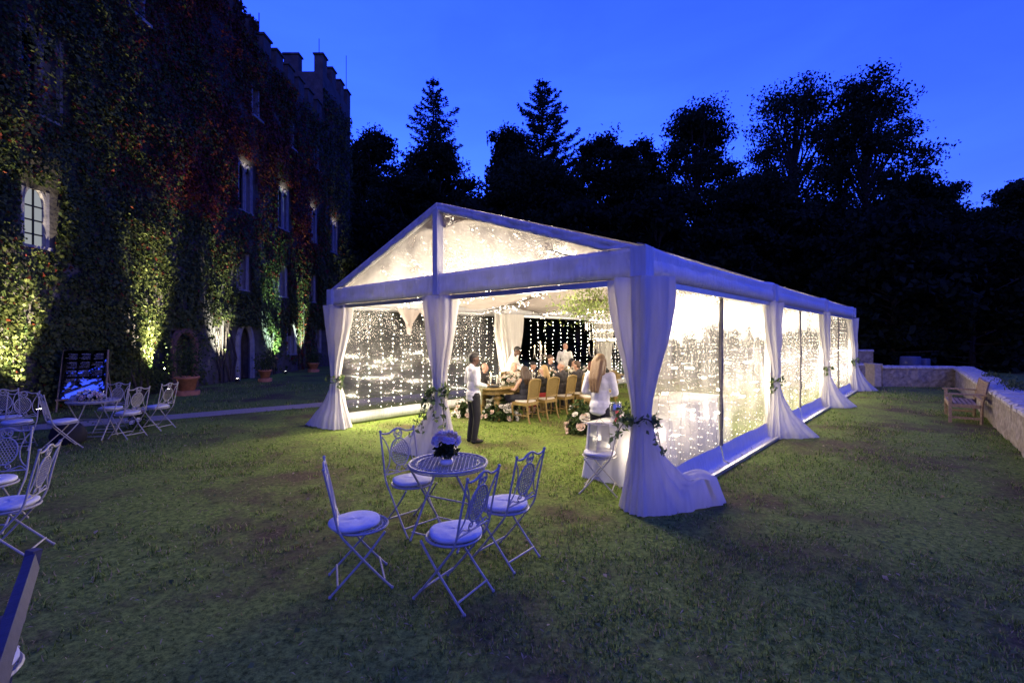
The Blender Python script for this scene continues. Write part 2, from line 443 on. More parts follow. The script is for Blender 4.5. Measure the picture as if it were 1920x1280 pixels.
wins += [(15.4, .7, 12.2, 13.7, 'slit'), (17.3, 1.3, 7.6, 10.0, 'blind')]
wins = [w_ for w_ in wins if w_[4] != 'blind']
def wall_open(mb, y0, y1, z0, z1, rects, dep=.45):
    ys = sorted({y0, y1} | {r[0] for r in rects} | {r[1] for r in rects}); zs = sorted({z0, z1} | {r[2] for r in rects} | {r[3] for r in rects})
    for i in range(len(ys) - 1):
        for j in range(len(zs) - 1):
            ym = (ys[i] + ys[i + 1]) / 2; zm = (zs[j] + zs[j + 1]) / 2
            if any(r[0] < ym < r[1] and r[2] < zm < r[3] for r in rects): continue
            mb.add([CL(XW, ys[i], zs[j]), CL(XW, ys[i + 1], zs[j]), CL(XW, ys[i + 1], zs[j + 1]), CL(XW, ys[i], zs[j + 1])], [(0, 1, 2, 3)])
    for a, b, c, d in rects:
        f = [CL(XW, a, c), CL(XW, b, c), CL(XW, b, d), CL(XW, a, d)]; k = [CL(XW - dep, a, c), CL(XW - dep, b, c), CL(XW - dep, b, d), CL(XW - dep, a, d)]
        mb.add(f + k, [(0, 4, 5, 1), (1, 5, 6, 2), (2, 6, 7, 3), (3, 7, 4, 0)])
YT = 30.6; YE = 35.8; ZM = 15.6; ZT = 19.0
mb = MB(); rc = [(y - w_ / 2, y + w_ / 2, a, b) for y, w_, a, b, k in wins if y < YT]
wall_open(mb, 2, YT, 0, ZM, rc)
mb.add([CL(XW, 2, ZM), CL(XW, YT, ZM), CL(XW - .55, YT, ZM), CL(XW - .55, 2, ZM), CL(XW - .55, 2, ZM - 1.2), CL(XW - .55, YT, ZM - 1.2), CL(XW - 9, YT, ZM - 1.2), CL(XW - 9, 2, ZM - 1.2),
        CL(XW - 9, 2, 0), CL(XW - 9, YT, 0), CL(XW, 2, 0)],
       [(0, 1, 2, 3), (3, 2, 5, 4), (4, 5, 6, 7), (7, 6, 9, 8), (0, 3, 4, 7, 8, 10)])
mb.build('main_wall', M['stone'], castle)
mb = MB(); rc2 = [(y - w_ / 2, y + w_ / 2, a, b) for y, w_, a, b, k in wins if y > YT]
wall_open(mb, YT, YE, 0, ZT, rc2)
c = [CL(XW, YT, 0), CL(XW, YE, 0), CL(XW - 6, YE, 0), CL(XW - 6, YT, 0)]; tp = [(x, y, ZT) for x, y, z in c]
mb.add(c + tp, [(1, 2, 6, 5), (2, 3, 7, 6), (3, 0, 4, 7), (4, 5, 6, 7)])
mb.build('tower_wall', M['stone'], castle)
def merlon(x, y, z, lx, ly, h):
    m_ = MB(); m_.box(CL(x, y, z + h / 2), (lx, ly, h)); o = m_.build('merlon', M['stone'], castle)
    q = MB(); q.box(CL(x, y, z + h + .05), (lx + .14, ly + .14, .1)); q.build('coping_slab', M['stone'], o)
y = 3.2
while y < YT - .4:
    merlon(XW - .28, y, ZM - .003, .55, .72, 1.15); y += 1.28
for yy in (YT + .36, YT + 1.95, YT + 3.5, YT + 4.86): merlon(XW - .28, yy, ZT - .003, .56, .7, 1.1)
for xx in (-14.25, -15.9, -17.5): merlon(xx, YT + .28, ZT - .003, .95, .55, 1.1)
for px_, y_, z_, h_ in ((XW - .3, 23.45, ZM + 1.1, 1.2), (XW - .4, YT + .4, ZT + 1.15, 1.2), (XW - .2, YE - .3, ZT + .9, 3.0)):
    q = MB(); q.tube([CL(px_, y_, z_), CL(px_, y_, z_ + h_)], .025, 5); q.build('lightning_rod', M['iron'], castle)

def pointed(w_, z0, zs, n=7, y=0):
    """outline of a pointed arch from left foot over the tip to right foot"""
    P = [(-w_ / 2, z0)]
    r = w_ * 1.05
    for i in range(n + 1):
        a = math.acos((r - w_ / 2) / r) * i / n
        P.append((-w_ / 2 + r - r * math.cos(a), zs + r * math.sin(a)))
    Q = [(-yy, zz) for yy, zz in P[:-1]][::-1]
    return [(yy + y, zz) for yy, zz in P + Q]
M['lit_pane'] = glow('lit_window', (.86, .92, 1.0), .36, sample=True)
M['lit_lamp'] = glow('small_lamp', (1, .93, .8), 14)
lit_windows = []
for y, w_, z0, z1, kind in wins:
    L = lambda yy, zz, dx=0: CL(XW + dx, y + yy, zz)
    if kind in ('door', 'stone_door'):
        mm = M['brick'] if kind == 'door' else M['pale_stone']
        m_ = MB()
        arc = pointed(w_, z0, z1 - w_ * .62) if kind == 'stone_door' else [(-w_ / 2, 0)] + [(-w_ / 2 * math.cos(a), z1 - w_ / 2 + w_ / 2 * math.sin(a)) for a in np.linspace(0, math.pi, 13)] + [(w_ / 2, 0)]
        m_.tube([L(a, b, .03) for a, b in arc], .13, 6)
        o = m_.build('doorway', mm, castle)
        q = MB(); q.box(L(0, (z0 + z1) / 2, -.40), (.06, w_, z1 - z0)); q.build('door', mat('dark_door', (.04, .03, .026), .7) if 'dd' not in M else M['dd'], o)
        continue
    m_ = MB()
    if kind == 'slit':
        m_.box(L(-w_ / 2 + .06, (z0 + z1) / 2, -.12), (.3, .12, z1 - z0)); m_.box(L(w_ / 2 - .06, (z0 + z1) / 2, -.12), (.3, .12, z1 - z0)); m_.box(L(0, z0 + .05, -.05), (.5, w_ + .2, .1))
    else:
        zs = z1 - w_ * .56
        n_l = 2 if kind == 'gothic' else 1
        wl = w_ / n_l
        for s_ in range(n_l):
            yc = -w_ / 2 + wl * (s_ + .5); out = pointed(wl * .86, z0, zs if n_l == 1 else z1 - wl * .95, 7, yc)
            for i in range(len(out) - 1):           # spandrel plate from the arch to the top of the opening
                (ya, za), (yb, zb) = out[i], out[i + 1]
                if i in (0, len(out) - 2): continue
                m_.add([L(ya, za, -.10), L(yb, zb, -.10), L(yb, z1, -.10), L(ya, z1, -.10)], [(0, 1, 2, 3)])
            m_.tube([L(a, b, -.06) for a, b in out], .065, 6)
        for e in (-1, 1): m_.box(L(e * (w_ / 2 - .03), (z0 + z1) / 2, -.14), (.30, .09, z1 - z0))
        m_.box(L(0, z0 + .03, -.08), (.26, w_ + .12, .07))
        if n_l == 2: m_.tube([L(0, z0, -.04), L(0, z1 - wl * .95, -.04)], .075, 8)
        if kind != 'lit': m_.box(L(w_ / 2 - .18, (z0 + zs) / 2, -.3), (.12, .26, zs - z0))
    o = m_.build('window', M['pale_stone'], castle)
    dpt = -.10 if kind == 'lit' else -.41
    q = MB(); q.box(L(0, (z0 + z1) / 2, dpt), (.03, w_, z1 - z0))
    q.build('pane', M['lit_pane'] if kind == 'lit' else M['dark_glass'], o, label='window pane lit white from inside' if kind == 'lit' else None)
    q = MB()
    for k in range(1, 4): q.box(L(0, z0 + (z1 - z0) * k / 4.2, dpt + .04), (.03, w_ * .98, .035))
    q.box(L(0, (z0 + z1) / 2, dpt + .042), (.03, .035, z1 - z0)); q.build('glazing_bar', M['iron'], o)
    if kind == 'gothic' and y > 15:
        q = MB(); q.box(L(0, z1 - wl * .9, .10), (.12, .10, .08)); o2 = q.build('window_lamp', M['iron'], o)
        ld = bpy.data.lights.new('window_lamp_light', 'SPOT'); ld.energy = 26; ld.spot_size = R(120); ld.spot_blend = .8; ld.color = (1, .9, .8); ld.shadow_soft_size = .04
        lo = link('window_lamp_light', ld, o2); lo.location = L(0, z1 - wl * .9 + .12, .26); lo.rotation_euler = (R(180), R(-12), 0)

# ---- ivy
def ivy():
    V = []; C = []
    def zone(y0, y1, z0, z1, dens, sz, top):
        n = int((y1 - y0) * (z1 - z0) * dens); y = RNG.uniform(y0, y1, n); z = RNG.uniform(z0, z1, n)
        cov = fbm(y * .35 + 5, z * .28 + 2, 21, 4); fine = fbm(y * 1.6, z * 1.6, 5, 2)
        k = np.ones(n)
        low = (z < 2.4) & (y > 18); k = np.where(low, np.clip((cov - .44) * 6, 0.02, 1), np.clip((cov - .2) * 7, .35, 1))
        k = np.where((y > 27) & (z > 9), k * .55, k)
        keep = RNG.random(n) < k * np.clip((fine - .15) * 3.5, .3, 1)
        for yc, w_, a, b, kd in wins:
            pad = .12 if kd in ('gothic', 'lit', 'stone_door', 'door') else .0
            inside = (np.abs(y - yc) < w_ / 2 + pad) & (z > a - .05) & (z < b + (.1 if kd != 'mid' else -.2))
            if kd == 'slit': inside &= RNG.random(n) < .8
            if kd == 'gothic' and yc < 15: inside &= RNG.random(n) < .55
            keep &= ~inside
        y = y[keep]; z = z[keep]; n = len(y)
        thick = .06 + .65 * np.clip(fbm(y * .8, z * .55, 40, 3) - .32, 0, .6)
        x = XW + thick * RNG.uniform(.35, 1.15, n)
        P = np.stack([x - XW, y - 22, z], 1)
        V.append(leaf_polys(P, sz * np.exp(RNG.normal(size=n) * .32) * .92, (1.0, -.1, .55), .45, tipdir=(0.35, 0, -1.2), aspect=.9))
        red = np.clip((fbm(y * .22 + 9, z * .2 + 3, 63, 3) - .5) * 5 + .5, 0, 1)
        bias = np.exp(-((y - 22.5) / 6.0) ** 2) * np.clip((z - 4) / 4, 0, 1) + .35 * np.exp(-((y - 27.5) / 1.6) ** 2) + .08 * (y < 12.6) * (z < 4)
        r = (RNG.random(n) < np.clip(.015 + .14 * red ** 2 * (z > 3) + 1.1 * bias * (.45 + red), 0, .92))[:, None]
        a = RNG.random(n)[:, None]
        r &= (RNG.random(n)[:, None] < np.where((y < 19) & (z < 6.5), .22, 1.0)[:, None])
        gr = np.array([.020, .038, .010]) * (1 - a) + np.array([.115, .13, .038]) * a
        rd = np.array([.10, .013, .012]) * (1 - a) + np.array([.20, .05, .022]) * a
        C.append(np.where(r, rd, gr))
    zone(10.2, 17, 0.05, ZM + .3, 640, .092, 1); zone(17, 24, .05, ZM + .2, 480, .107, 1); zone(24, YT, .05, ZM + .1, 360, .128, 1); zone(YT, YE + .1, .05, ZT - 1, 210, .15, 1)
    # creepers over the merlons
    n = 2600; y = RNG.uniform(12, 22.6, n); z = ZM + RNG.uniform(-.4, 1.3, n) ; kp = ((y - 3.2 + .5) % 1.28) < .95
    P = np.stack([.04 + .1 * RNG.random(n), y - 22, z], 1)[kp]; m_ = len(P)
    V.append(leaf_polys(P, RNG.uniform(.1, .2, m_), (1, -.3, .3), .6, tipdir=(0, 0, -1), aspect=.9)); a = RNG.random(m_)[:, None]
    C.append(np.array([.10, .015, .012]) * (1 - a) + np.array([.08, .06, .02]) * a)
    me = fast_mesh('ivy', np.concatenate(V), 4, M['ivy'], np.concatenate(C))
    o = link('ivy', me, castle); o['kind'] = 'stuff'; o['label'] = 'dense green and red creeper over the castle wall'
    # bare woody stems near the ground
    for yb in (19.9, 20.5, 24, 27.4, 15.6, 29.5):
        for q in range(4):
            p = [CL(XW + .08, yb + random.uniform(-.3, .3), 0)]
            for k in range(6): p.append((.07 + random.uniform(-.02, .03), p[-1][1] + random.uniform(-.18, .18), p[-1][2] + random.uniform(.35, .6)))
            m_ = MB(); m_.tube(p, [.045 - .005 * i for i in range(7)], 5); m_.build('ivy_stem', M['bark'], castle)
ivy()

# ---- uplights on the ground against the castle
M['lens'] = glow('uplight_lens', (1, .9, .7), 30)
def uplight(y, col, power, size, label, off=.80, tilt=17, yaw=0):
    t = thing('uplight', label, 'spotlight', (XW + off, y, 0), 0, 'uplights along the castle wall')
    m_ = MB(); m_.lathe([(.07, .05), (.085, .07), (.085, .2), (.075, .2), (.07, .19)], 12); m_.build('housing', M['iron'], t)
    m_ = MB(); m_.lathe([(.066, .191), (.066, .194)], 12); m_.build('lens', M['lens'], t)
    m_ = MB(); m_.tube([(0, 0, -.02), (0, 0, .06)], .012, 6); m_.build('ground_spike', M['iron'], t)
    ld = bpy.data.lights.new('uplight_light', 'SPOT'); ld.energy = power; ld.color = col; ld.spot_size = R(size); ld.spot_blend = 1.0; ld.shadow_soft_size = .05
    lo = link('uplight_light', ld, t); lo.location = (0, 0, .22); lo.rotation_euler = (R(180 + yaw), R(-tilt), 0)
ULS = [(yu(12) , (1, .86, .62), 8500, 48, 'ground uplight washing golden ivy beside the seating chart mirror'),
       (15.75, (1, .88, .66), 14500, 44, 'ground uplight under the tall golden column of ivy beside the mirror'),
       (19.7, (.95, .95, .78), 7000, 42, 'ground uplight beside the brick arched doorway of the castle'),
       (23.9, (.62, 1, .72), 9000, 40, 'green tinted ground uplight behind the small terracotta pot'),
       (27.2, (.78, 1, .80), 9000, 36, 'ground uplight below the red creeper between two pots'),
       (33.2, (1, .9, .75), 4500, 44, 'ground uplight at the foot of the castle tower')]
for u_ in ULS: uplight(*u_)

# ---- terracotta pots at the wall
def pot(u, v, h, r, plant, label):
    p = G(u, v); t = thing('flower_pot', label, 'flower pot', p, 0, 'terracotta pots along the castle wall')
    m_ = MB(); m_.lathe([(r * 1.06, 0), (r * 1.08, .14), (r * .96, .15)], 18); m_.build('plinth', M['terracotta'], t)
    m_ = MB(); m_.lathe([(r * .66, .15), (r * .9, h * .86), (r * 1.05, h * .86), (r * 1.08, h), (r * .95, h), (r * .9, h - .05), (0.01, h - .06)], 18); m_.build('pot', M['terracotta'], t, True)
    n = int(700 * plant); P = RNG.normal(size=(n, 3)) * np.array([r * .75, r * .75, .28 * plant]) + np.array([0, 0, h + .3 * plant]); P = P[P[:, 2] > h - .02]
    a = RNG.random(len(P))[:, None]; q = fast_mesh('foliage', leaf_polys(P, .09, (0, 0, .5), 1), 4, M['ivy'], np.array([.02, .04, .015]) * (1 - a) + np.array([.07, .10, .03]) * a)
    o = link('foliage', q, t); o['kind'] = 'stuff'
pot(351, 740, .62, .34, 1.6, 'large terracotta pot with a leafy shrub beside the brick doorway')
pot(497, 715, .5, .26, .9, 'terracotta pot with low greenery in front of the green uplight')
pot(588, 697, .5, .28, .7, 'terracotta pot with sparse plant near the castle tower')

# ------------------------------------------------------------------ TERRACE WALL
def rubble(name, label, p0, p1, h, th=.5, group=None, rough=.03):
    p0 = Vector((p0[0], p0[1])); p1 = Vector((p1[0], p1[1])); L = (p1 - p0).length; d = (p1 - p0) / L
    t = thing(name, label, 'wall', (p0.x, p0.y, 0), math.atan2(d.y, d.x), group)
    m_ = MB(); nx = int(L / .12) + 2; nz_ = int(h / .1) + 1
    for side in (-1, 1):
        Pn = []
        for j in range(nz_ + 1):
            row = []
            for i in range(nx):
                x = L * i / (nx - 1); z = h * j / nz_
                o_ = rough * (random.random() - .4) + rough * 1.2 * (float(vnoise(x * 3.5, z * 4.5, 8)) - .5)
                row.append((x, side * (th / 2 + o_), z))
            Pn.append(row)
        m_.grid(Pn if side < 0 else [r[::-1] for r in Pn])
    m_.add([(0, -th / 2, 0), (0, th / 2, 0), (0, th / 2, h), (0, -th / 2, h), (L, -th / 2, 0), (L, th / 2, 0), (L, th / 2, h), (L, -th / 2, h)], [(0, 3, 2, 1), (4, 5, 6, 7), (3, 7, 6, 2)])
    m_.build('wall_body', M['rubble'], t)
    x = -.03; k = 0
    ms = []
    for q in range(4):
        b = MB(); wd = .30; th2 = th + .12; rr = random.uniform(-.012, .012)
        prof = [(-th2 / 2, 0), (-th2 / 2 + rr, .05), (-th2 / 2 + .05, .085 + rr), (0, .105 + rr * .5), (th2 / 2 - .05, .085 - rr), (th2 / 2, .05), (th2 / 2, 0)]
        V = [(0.006, a, b_) for a, b_ in prof] + [(wd - .006, a + rr, b_) for a, b_ in prof]; n = len(prof)
        b.add(V, [(i, i + 1, n + i + 1, n + i) for i in range(n - 1)] + [tuple(range(n))[::-1], tuple(range(n, 2 * n)), (0, n, 2 * n - 1, n - 1)])
        ms.append(b.mesh('coping_stone', M['coping']))
    while x < L - .1:
        o = link('coping_stone', ms[k % 4], t); o.location = (x, random.uniform(-.012, .012), h + random.uniform(-.004, .006)); o.rotation_euler = (0, random.uniform(-.01, .01), random.uniform(-.02, .02)); x += .302; k += 1
    return t
rubble('terrace_wall', 'long low rubble stone parapet behind the wooden bench', (4.9, 3.2), (17.1, 17.95), .70, group=None)
rubble('terrace_wall', 'low stone parapet crossing the end of the lawn', (17.0, 18.35), (14.35, 18.6), .70)
m_ = MB(); m_.box((0, 0, .4), (.26, .5, .80)); m_.box((0, 0, .84), (.32, .56, .08))
o = m_.build('wall_pillar', mat('sandstone', (.48, .40, .28), .9, var=.25, scale=9, bump=.4)); o.location = (14.17, 18.62, 0); tag(o, 'pale square stone pillar at the end of the parapet', 'pillar')
rubble('terrace_wall', 'lower stone wall beyond the gap past the pillar', (15.9, 21.6), (11.5, 22.2), .62)
rubble('terrace_wall', 'dark stone ramp wall rising at the far end of the terrace', (18.6, 24.5), (12.8, 27.8), 1.15)
# weeds on the parapet
n = 900; k = RNG.uniform(.35, .72, n); P = np.stack([4.9 + 12.2 * k + .15 + RNG.normal(size=n) * .12, 3.2 + 14.75 * k - .1 + RNG.normal(size=n) * .10, .82 + np.abs(RNG.normal(size=n)) * .06], 1)
kp = fbm(P[:, 0] * 1.3, P[:, 1] * 1.3, 4, 2) > .5; P = P[kp]; a = RNG.random(len(P))[:, None]
o = link('parapet_weeds', fast_mesh('parapet_weeds', leaf_polys(P, RNG.uniform(.05, .12, len(P)), (0, 0, .4), 1, tipdir=(0, 0, 1), aspect=.35), 4, M['ivy'], np.array([.04, .07, .02]) * (1 - a) + np.array([.14, .17, .06]) * a))
tag(o, 'wispy weeds growing along the top of the long parapet', 'weeds', kind='stuff')
M['tarp'] = mat('blue_grey_tarp', (.10, .10, .14), .6, var=.2, scale=3, bump=.3, bscale=6)
def covered(u, v, w_, d_, h_, label):
    p = G(u, v); t = MB(); n = 28
    rows = []
    for z, s_ in ((0.0, 1.07), (.15, 1.04), (h_ * .6, 1.0), (h_ - .05, .99), (h_, .94), (h_ + .01, .02)):
        row = []
        for i in range(n):
            a = 2 * math.pi * i / n; c_, s2 = math.cos(a), math.sin(a); q = (abs(c_) ** 5 + abs(s2) ** 5) ** -.2
            f = 1 + .03 * math.sin(9 * a) * (1 - z / h_)
            row.append((w_ / 2 * c_ * q * s_ * f, d_ / 2 * s2 * q * s_ * f, z))
        rows.append(row)
    t.grid(rows, closed=True); o = t.build('covered_table', M['tarp'], None, True); o.location = p; o.rotation_euler = (0, 0, .5); tag(o, label, 'table', 'covered tables beyond the parapet')
covered(1707, 702, .85, .7, .92, 'tall bluish covered table beyond the parapet')
covered(1731, 701, .5, .5, .80, 'narrow covered table standing next to the larger covered one')

# ------------------------------------------------------------------ TREES
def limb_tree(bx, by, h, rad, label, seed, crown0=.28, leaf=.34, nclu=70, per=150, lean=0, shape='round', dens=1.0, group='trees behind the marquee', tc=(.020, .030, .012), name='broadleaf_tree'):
    rnd = random.Random(seed); rg = np.random.default_rng(seed)
    t = thing(name, label, 'tree', (bx, by, 0), 0, group)
    mb = MB(); top = Vector((lean, 0, h * .93))
    tr = [Vector((lean * (k / 7) ** 1.5 + rnd.uniform(-.12, .12) * (k > 0), rnd.uniform(-.12, .12) * (k > 0), h * .93 * k / 7)) for k in range(8)]
    r0 = h * .016 + .06
    mb.tube(tr, [r0 * (1 - .86 * k / 7) for k in range(8)], 7); mb.build('trunk', M['bark'], t)
    lm = MB(); cen = []
    for i in range(nclu):
        f = crown0 + (1 - crown0) * (i + rnd.random()) / nclu
        if shape == 'round': rr = rad * math.sqrt(max(.03, 1 - ((f - (crown0 + .42 * (1 - crown0))) / (.62 * (1 - crown0))) ** 2))
        elif shape == 'tall': rr = rad * (1.05 - .75 * ((f - crown0) / (1 - crown0)) ** 1.6)
        else: rr = rad * (1 - (f - crown0) / (1 - crown0)) ** .8 + .25
        a = i * 2.399 + rnd.uniform(-.4, .4); q = rr * rnd.uniform(.45, 1.0)
        z = h * f
        k = min(6.99, f * 7 / .93 * .75); b0 = tr[int(k)].lerp(tr[min(7, int(k) + 1)], k - int(k))
        e = Vector((lean * f + math.cos(a) * q, math.sin(a) * q, z + rnd.uniform(-.3, .3)))
        b0 = b0 + Vector((0, 0, 0)); mid = b0.lerp(e, .55) + Vector((rnd.uniform(-.4, .4), rnd.uniform(-.4, .4), -.1 * q + rnd.uniform(0, .5)))
        lm.tube([b0, mid, e], [r0 * .30, r0 * .16, .02], 5, caps=False); cen.append(e)
        for w_ in range(3):
            e2 = e + Vector((rnd.uniform(-1, 1), rnd.uniform(-1, 1), rnd.uniform(-.3, .9))) * (rad * .19)
            lm.tube([mid.lerp(e, .5), e2], [r0 * .1, .012], 4, caps=False); cen.append(e2)
    lm.build('limbs', M['bark'], t, kind='stuff')
    P = []
    for c_ in cen:
        n = int(per * dens * rnd.uniform(.3, 1.5) / 3) + 4; s_ = rad * rnd.uniform(.05, .11) + .16
        p = np.clip(rg.normal(size=(n, 3)), -1.7, 1.7) * np.array([s_, s_, s_ * .55]) + np.array(c_)
        P.append(p)
    P = np.concatenate(P); P[:, 2] = np.clip(P[:, 2], .2, None)
    a = rg.random(len(P))[:, None]; tc_ = np.array(tc)
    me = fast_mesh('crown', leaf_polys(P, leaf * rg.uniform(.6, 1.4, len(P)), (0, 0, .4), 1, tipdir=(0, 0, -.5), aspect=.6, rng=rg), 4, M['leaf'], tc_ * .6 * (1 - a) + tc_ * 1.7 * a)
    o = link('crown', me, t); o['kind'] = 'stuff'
    return t

def conifer(bx, by, h, rad, label, seed, z0=.25, whorl=26, open_=.5, droop=.15, group='trees behind the marquee', up=.0):
    rnd = random.Random(seed); rg = np.random.default_rng(seed)
    t = thing('conifer_tree', label, 'tree', (bx, by, 0), 0, group)
    mb = MB(); r0 = h * .013 + .05; mb.tube([(0, 0, 0), (.1, 0, h * .4), (0, 0, h)], [r0, r0 * .6, .03], 7); mb.build('trunk', M['bark'], t)
    lm = MB(); P = []; T = []
    for w_ in range(whorl):
        f = (w_ + rnd.uniform(-.3, .3)) / whorl; z = h * (z0 + (1 - z0) * max(0, f)); rr = rad * (1 - max(0, f)) ** .85 * rnd.uniform(.72, 1.15) + .3
        nb = 6 if f < .8 else 5
        for b in range(nb):
            a = 2 * math.pi * (b + rnd.uniform(-.3, .3)) / nb + w_ * 1.1; L = rr * rnd.uniform(.6, 1.08)
            dx, dy = math.cos(a), math.sin(a)
            pts = [Vector((dx * L * s_, dy * L * s_, z + up * L * s_ - droop * L * math.sin(s_ * 2.2) + .22 * L * s_ * s_)) for s_ in (0, .33, .66, 1)]
            lm.tube(pts, [.05, .035, .02, .008], 4, caps=False)
            n = int(70 * L * open_) + 10; s_ = rg.uniform(.12, 1.04, n) ** .8
            q = np.stack([dx * L * s_, dy * L * s_, z + up * L * s_ - droop * L * np.sin(s_ * 2.2) + .22 * L * s_ * s_], 1)
            side = rg.normal(size=n) * .16 * L * (1.1 - s_) + rg.normal(size=n) * .10
            q += np.stack([-dy * side, dx * side, rg.normal(size=n) * .09 - .05], 1)
            P.append(q); T.append(np.stack([np.full(n, dx) - dy * np.sign(side), np.full(n, dy) + dx * np.sign(side), np.full(n, -.15)], 1))
    lm.build('branches', M['bark'], t, kind='stuff')
    P = np.concatenate(P); T = np.concatenate(T); a = rg.random(len(P))[:, None]
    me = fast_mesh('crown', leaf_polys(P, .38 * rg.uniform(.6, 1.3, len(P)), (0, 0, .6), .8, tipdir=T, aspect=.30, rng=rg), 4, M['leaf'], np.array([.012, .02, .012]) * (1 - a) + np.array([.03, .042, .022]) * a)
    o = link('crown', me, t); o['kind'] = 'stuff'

def at(u, d): return (u - CX) / FPX * d
def hz(v, d): return H + (HOR - v) / FPX * d
D = 46
conifer(at(812, D), D, hz(143, D), 6.6, 'slender open conifer with airy layered branches beside the castle', 3, z0=.45, whorl=20, open_=.5, droop=.10)
conifer(at(1017, 47), 47, hz(150, 47), 8.4, 'dense pointed fir rising above the marquee ridge', 4, z0=.28, whorl=34, open_=.6, droop=.05, up=.28)
for i, (u, v, d, hw, sh, dn, c0, lab) in enumerate([
    (700, 232, 50, 50, 'tall', .65, .25, 'thin ragged tree next to the castle tower'),
    (668, 262, 52, 38, 'tall', .5, .2, 'sparse tree showing sky between its leaves against the tower'),
    (815, 262, 44, 62, 'round', 1.1, .15, 'bushy dark tree in front of the slender conifer'),
    (770, 330, 42, 60, 'round', 1.1, .1, 'low round tree filling the space between castle and conifer'),
    (955, 240, 45, 55, 'tall', 1.2, .1, 'dark narrow tree leaning on the left flank of the fir'),
    (1000, 300, 42, 90, 'round', 1.2, .1, 'broad dark tree below the fir'),
    (1125, 248, 46, 55, 'round', 1.1, .15, 'round topped tree between the fir and the tall oaks'),
    (1185, 262, 44, 52, 'round', 1.1, .15, 'second round topped tree beside the tall oaks'),
    (1305, 193, 46, 78, 'tall', 1.0, .2, 'large dense broadleaf tree with a pointed crown'),
    (1490, 148, 47, 92, 'tall', .62, .30, 'tall airy oak with sky showing between its limbs'),
    (1625, 138, 45, 88, 'tall', .8, .25, 'tallest ragged tree with a long branch reaching out'),
    (1715, 330, 42, 62, 'round', .9, .2, 'shorter spreading tree under the tallest ragged one'),
    (1400, 330, 41, 75, 'round', 1.0, .1, 'dark shrubby tree between the two tall oaks'),
    (1910, 335, 42, 50, 'tall', .9, .15, 'tall dark tree beyond the long parapet'),
    (1838, 385, 46, 45, 'round', 1.0, .1, 'small round tree beyond the covered tables'),
]):
    limb_tree(at(u, d), d, hz(v, d) * .95, hw * 1.38 / FPX * d, lab, 100 + i, crown0=c0, nclu=80, per=400, shape=sh, dens=dn, leaf=.29)
rr_ = random.Random(5)
for i, u in enumerate(range(640, 2060, 74)):
    d = 37 + rr_.uniform(-3, 3) - (8 if u > 1640 else 0); v = 395 + rr_.uniform(-25, 35) + (15 if u > 1500 else 0)
    if u > 1880: d += 6; v += 10
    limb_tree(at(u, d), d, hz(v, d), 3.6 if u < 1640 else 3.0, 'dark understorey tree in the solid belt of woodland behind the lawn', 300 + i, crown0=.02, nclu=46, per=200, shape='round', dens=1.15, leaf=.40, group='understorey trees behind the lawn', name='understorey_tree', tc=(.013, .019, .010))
# the far wood closes what shows between the trunks
n = 46000; x = RNG.uniform(-30, 75, n); y = RNG.uniform(54, 62, n); zt = 7.5 + 3.5 * fbm(x * .12, x * 0, 6, 3); z = zt * RNG.random(n) ** .8
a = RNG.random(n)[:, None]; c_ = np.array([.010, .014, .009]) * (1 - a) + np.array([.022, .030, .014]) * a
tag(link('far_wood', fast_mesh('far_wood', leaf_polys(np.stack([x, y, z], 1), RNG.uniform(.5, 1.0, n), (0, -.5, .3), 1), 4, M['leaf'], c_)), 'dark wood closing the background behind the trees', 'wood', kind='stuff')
# big tree behind the photographer, mirrored in the seating chart
limb_tree(-10.2, -4.5, 18, 5.0, 'large garden tree standing at the open end of the lawn', 900, crown0=.42, nclu=70, per=260, group=None)
# ================================================================== MARQUEE
TC = Vector((1.443, 5.34, 0)); TRZ = R(-42.6)
TW, TL, BAY = 7.12, 15.8, 15.8 / 3
EB, ET, PK = 2.61, 2.96, 4.12       # underside of the eave beam, its top, the ridge
def T(x, y, z=0):
    c, s = math.cos(TRZ), math.sin(TRZ)
    return Vector((TC.x + c * x - s * y, TC.y + s * x + c * y, z))
M['pvc_white'] = cloth_mat('tent_cover', (.74, .73, .76), trans=.03, bump=.6, crease=(9, 9, 1.2), rough=.5)
M['liner'] = cloth_mat('ceiling_liner', (.54, .475, .455), trans=.25, bump=.15, crease=(2, 2, 2))
M['voile'] = cloth_mat('curtain_voile', (.86, .83, .80), trans=.45, bump=.22, crease=(9, 9, .9))
M['sheer'] = cloth_mat('sheer_voile', (.86, .84, .80), trans=.45, see=.18, bump=.15, crease=(9, 9, .9))
M['alu'] = mat('aluminium', (.62, .62, .64), .35, metal=.8, var=.1)
M['pvc'] = pvc_mat('clear_pvc', haze=.06, refr=.42, gloss=.05)
M['pvc_side'] = pvc_mat('fogged_pvc', haze=.22, refr=.42, gloss=.05)
M['zip'] = mat('zip_tape', (.10, .09, .09), .5, var=.6, scale=14, stretch=(1, 1, 3))
M['bulb'] = glow('fairy_bulb', (1.0, .86, .62), 46)
M['wire'] = mat('dark_wire', (.03, .03, .025), .6)
M['branch'] = mat('dark_twig', (.06, .045, .03), .9)
tent = thing('marquee', 'white gabled party marquee glowing from inside on the lawn', 'tent', TC, TRZ)

def roof_z(x): return ET + (PK - ET) * (1 - abs(x + TW / 2) / (TW / 2))
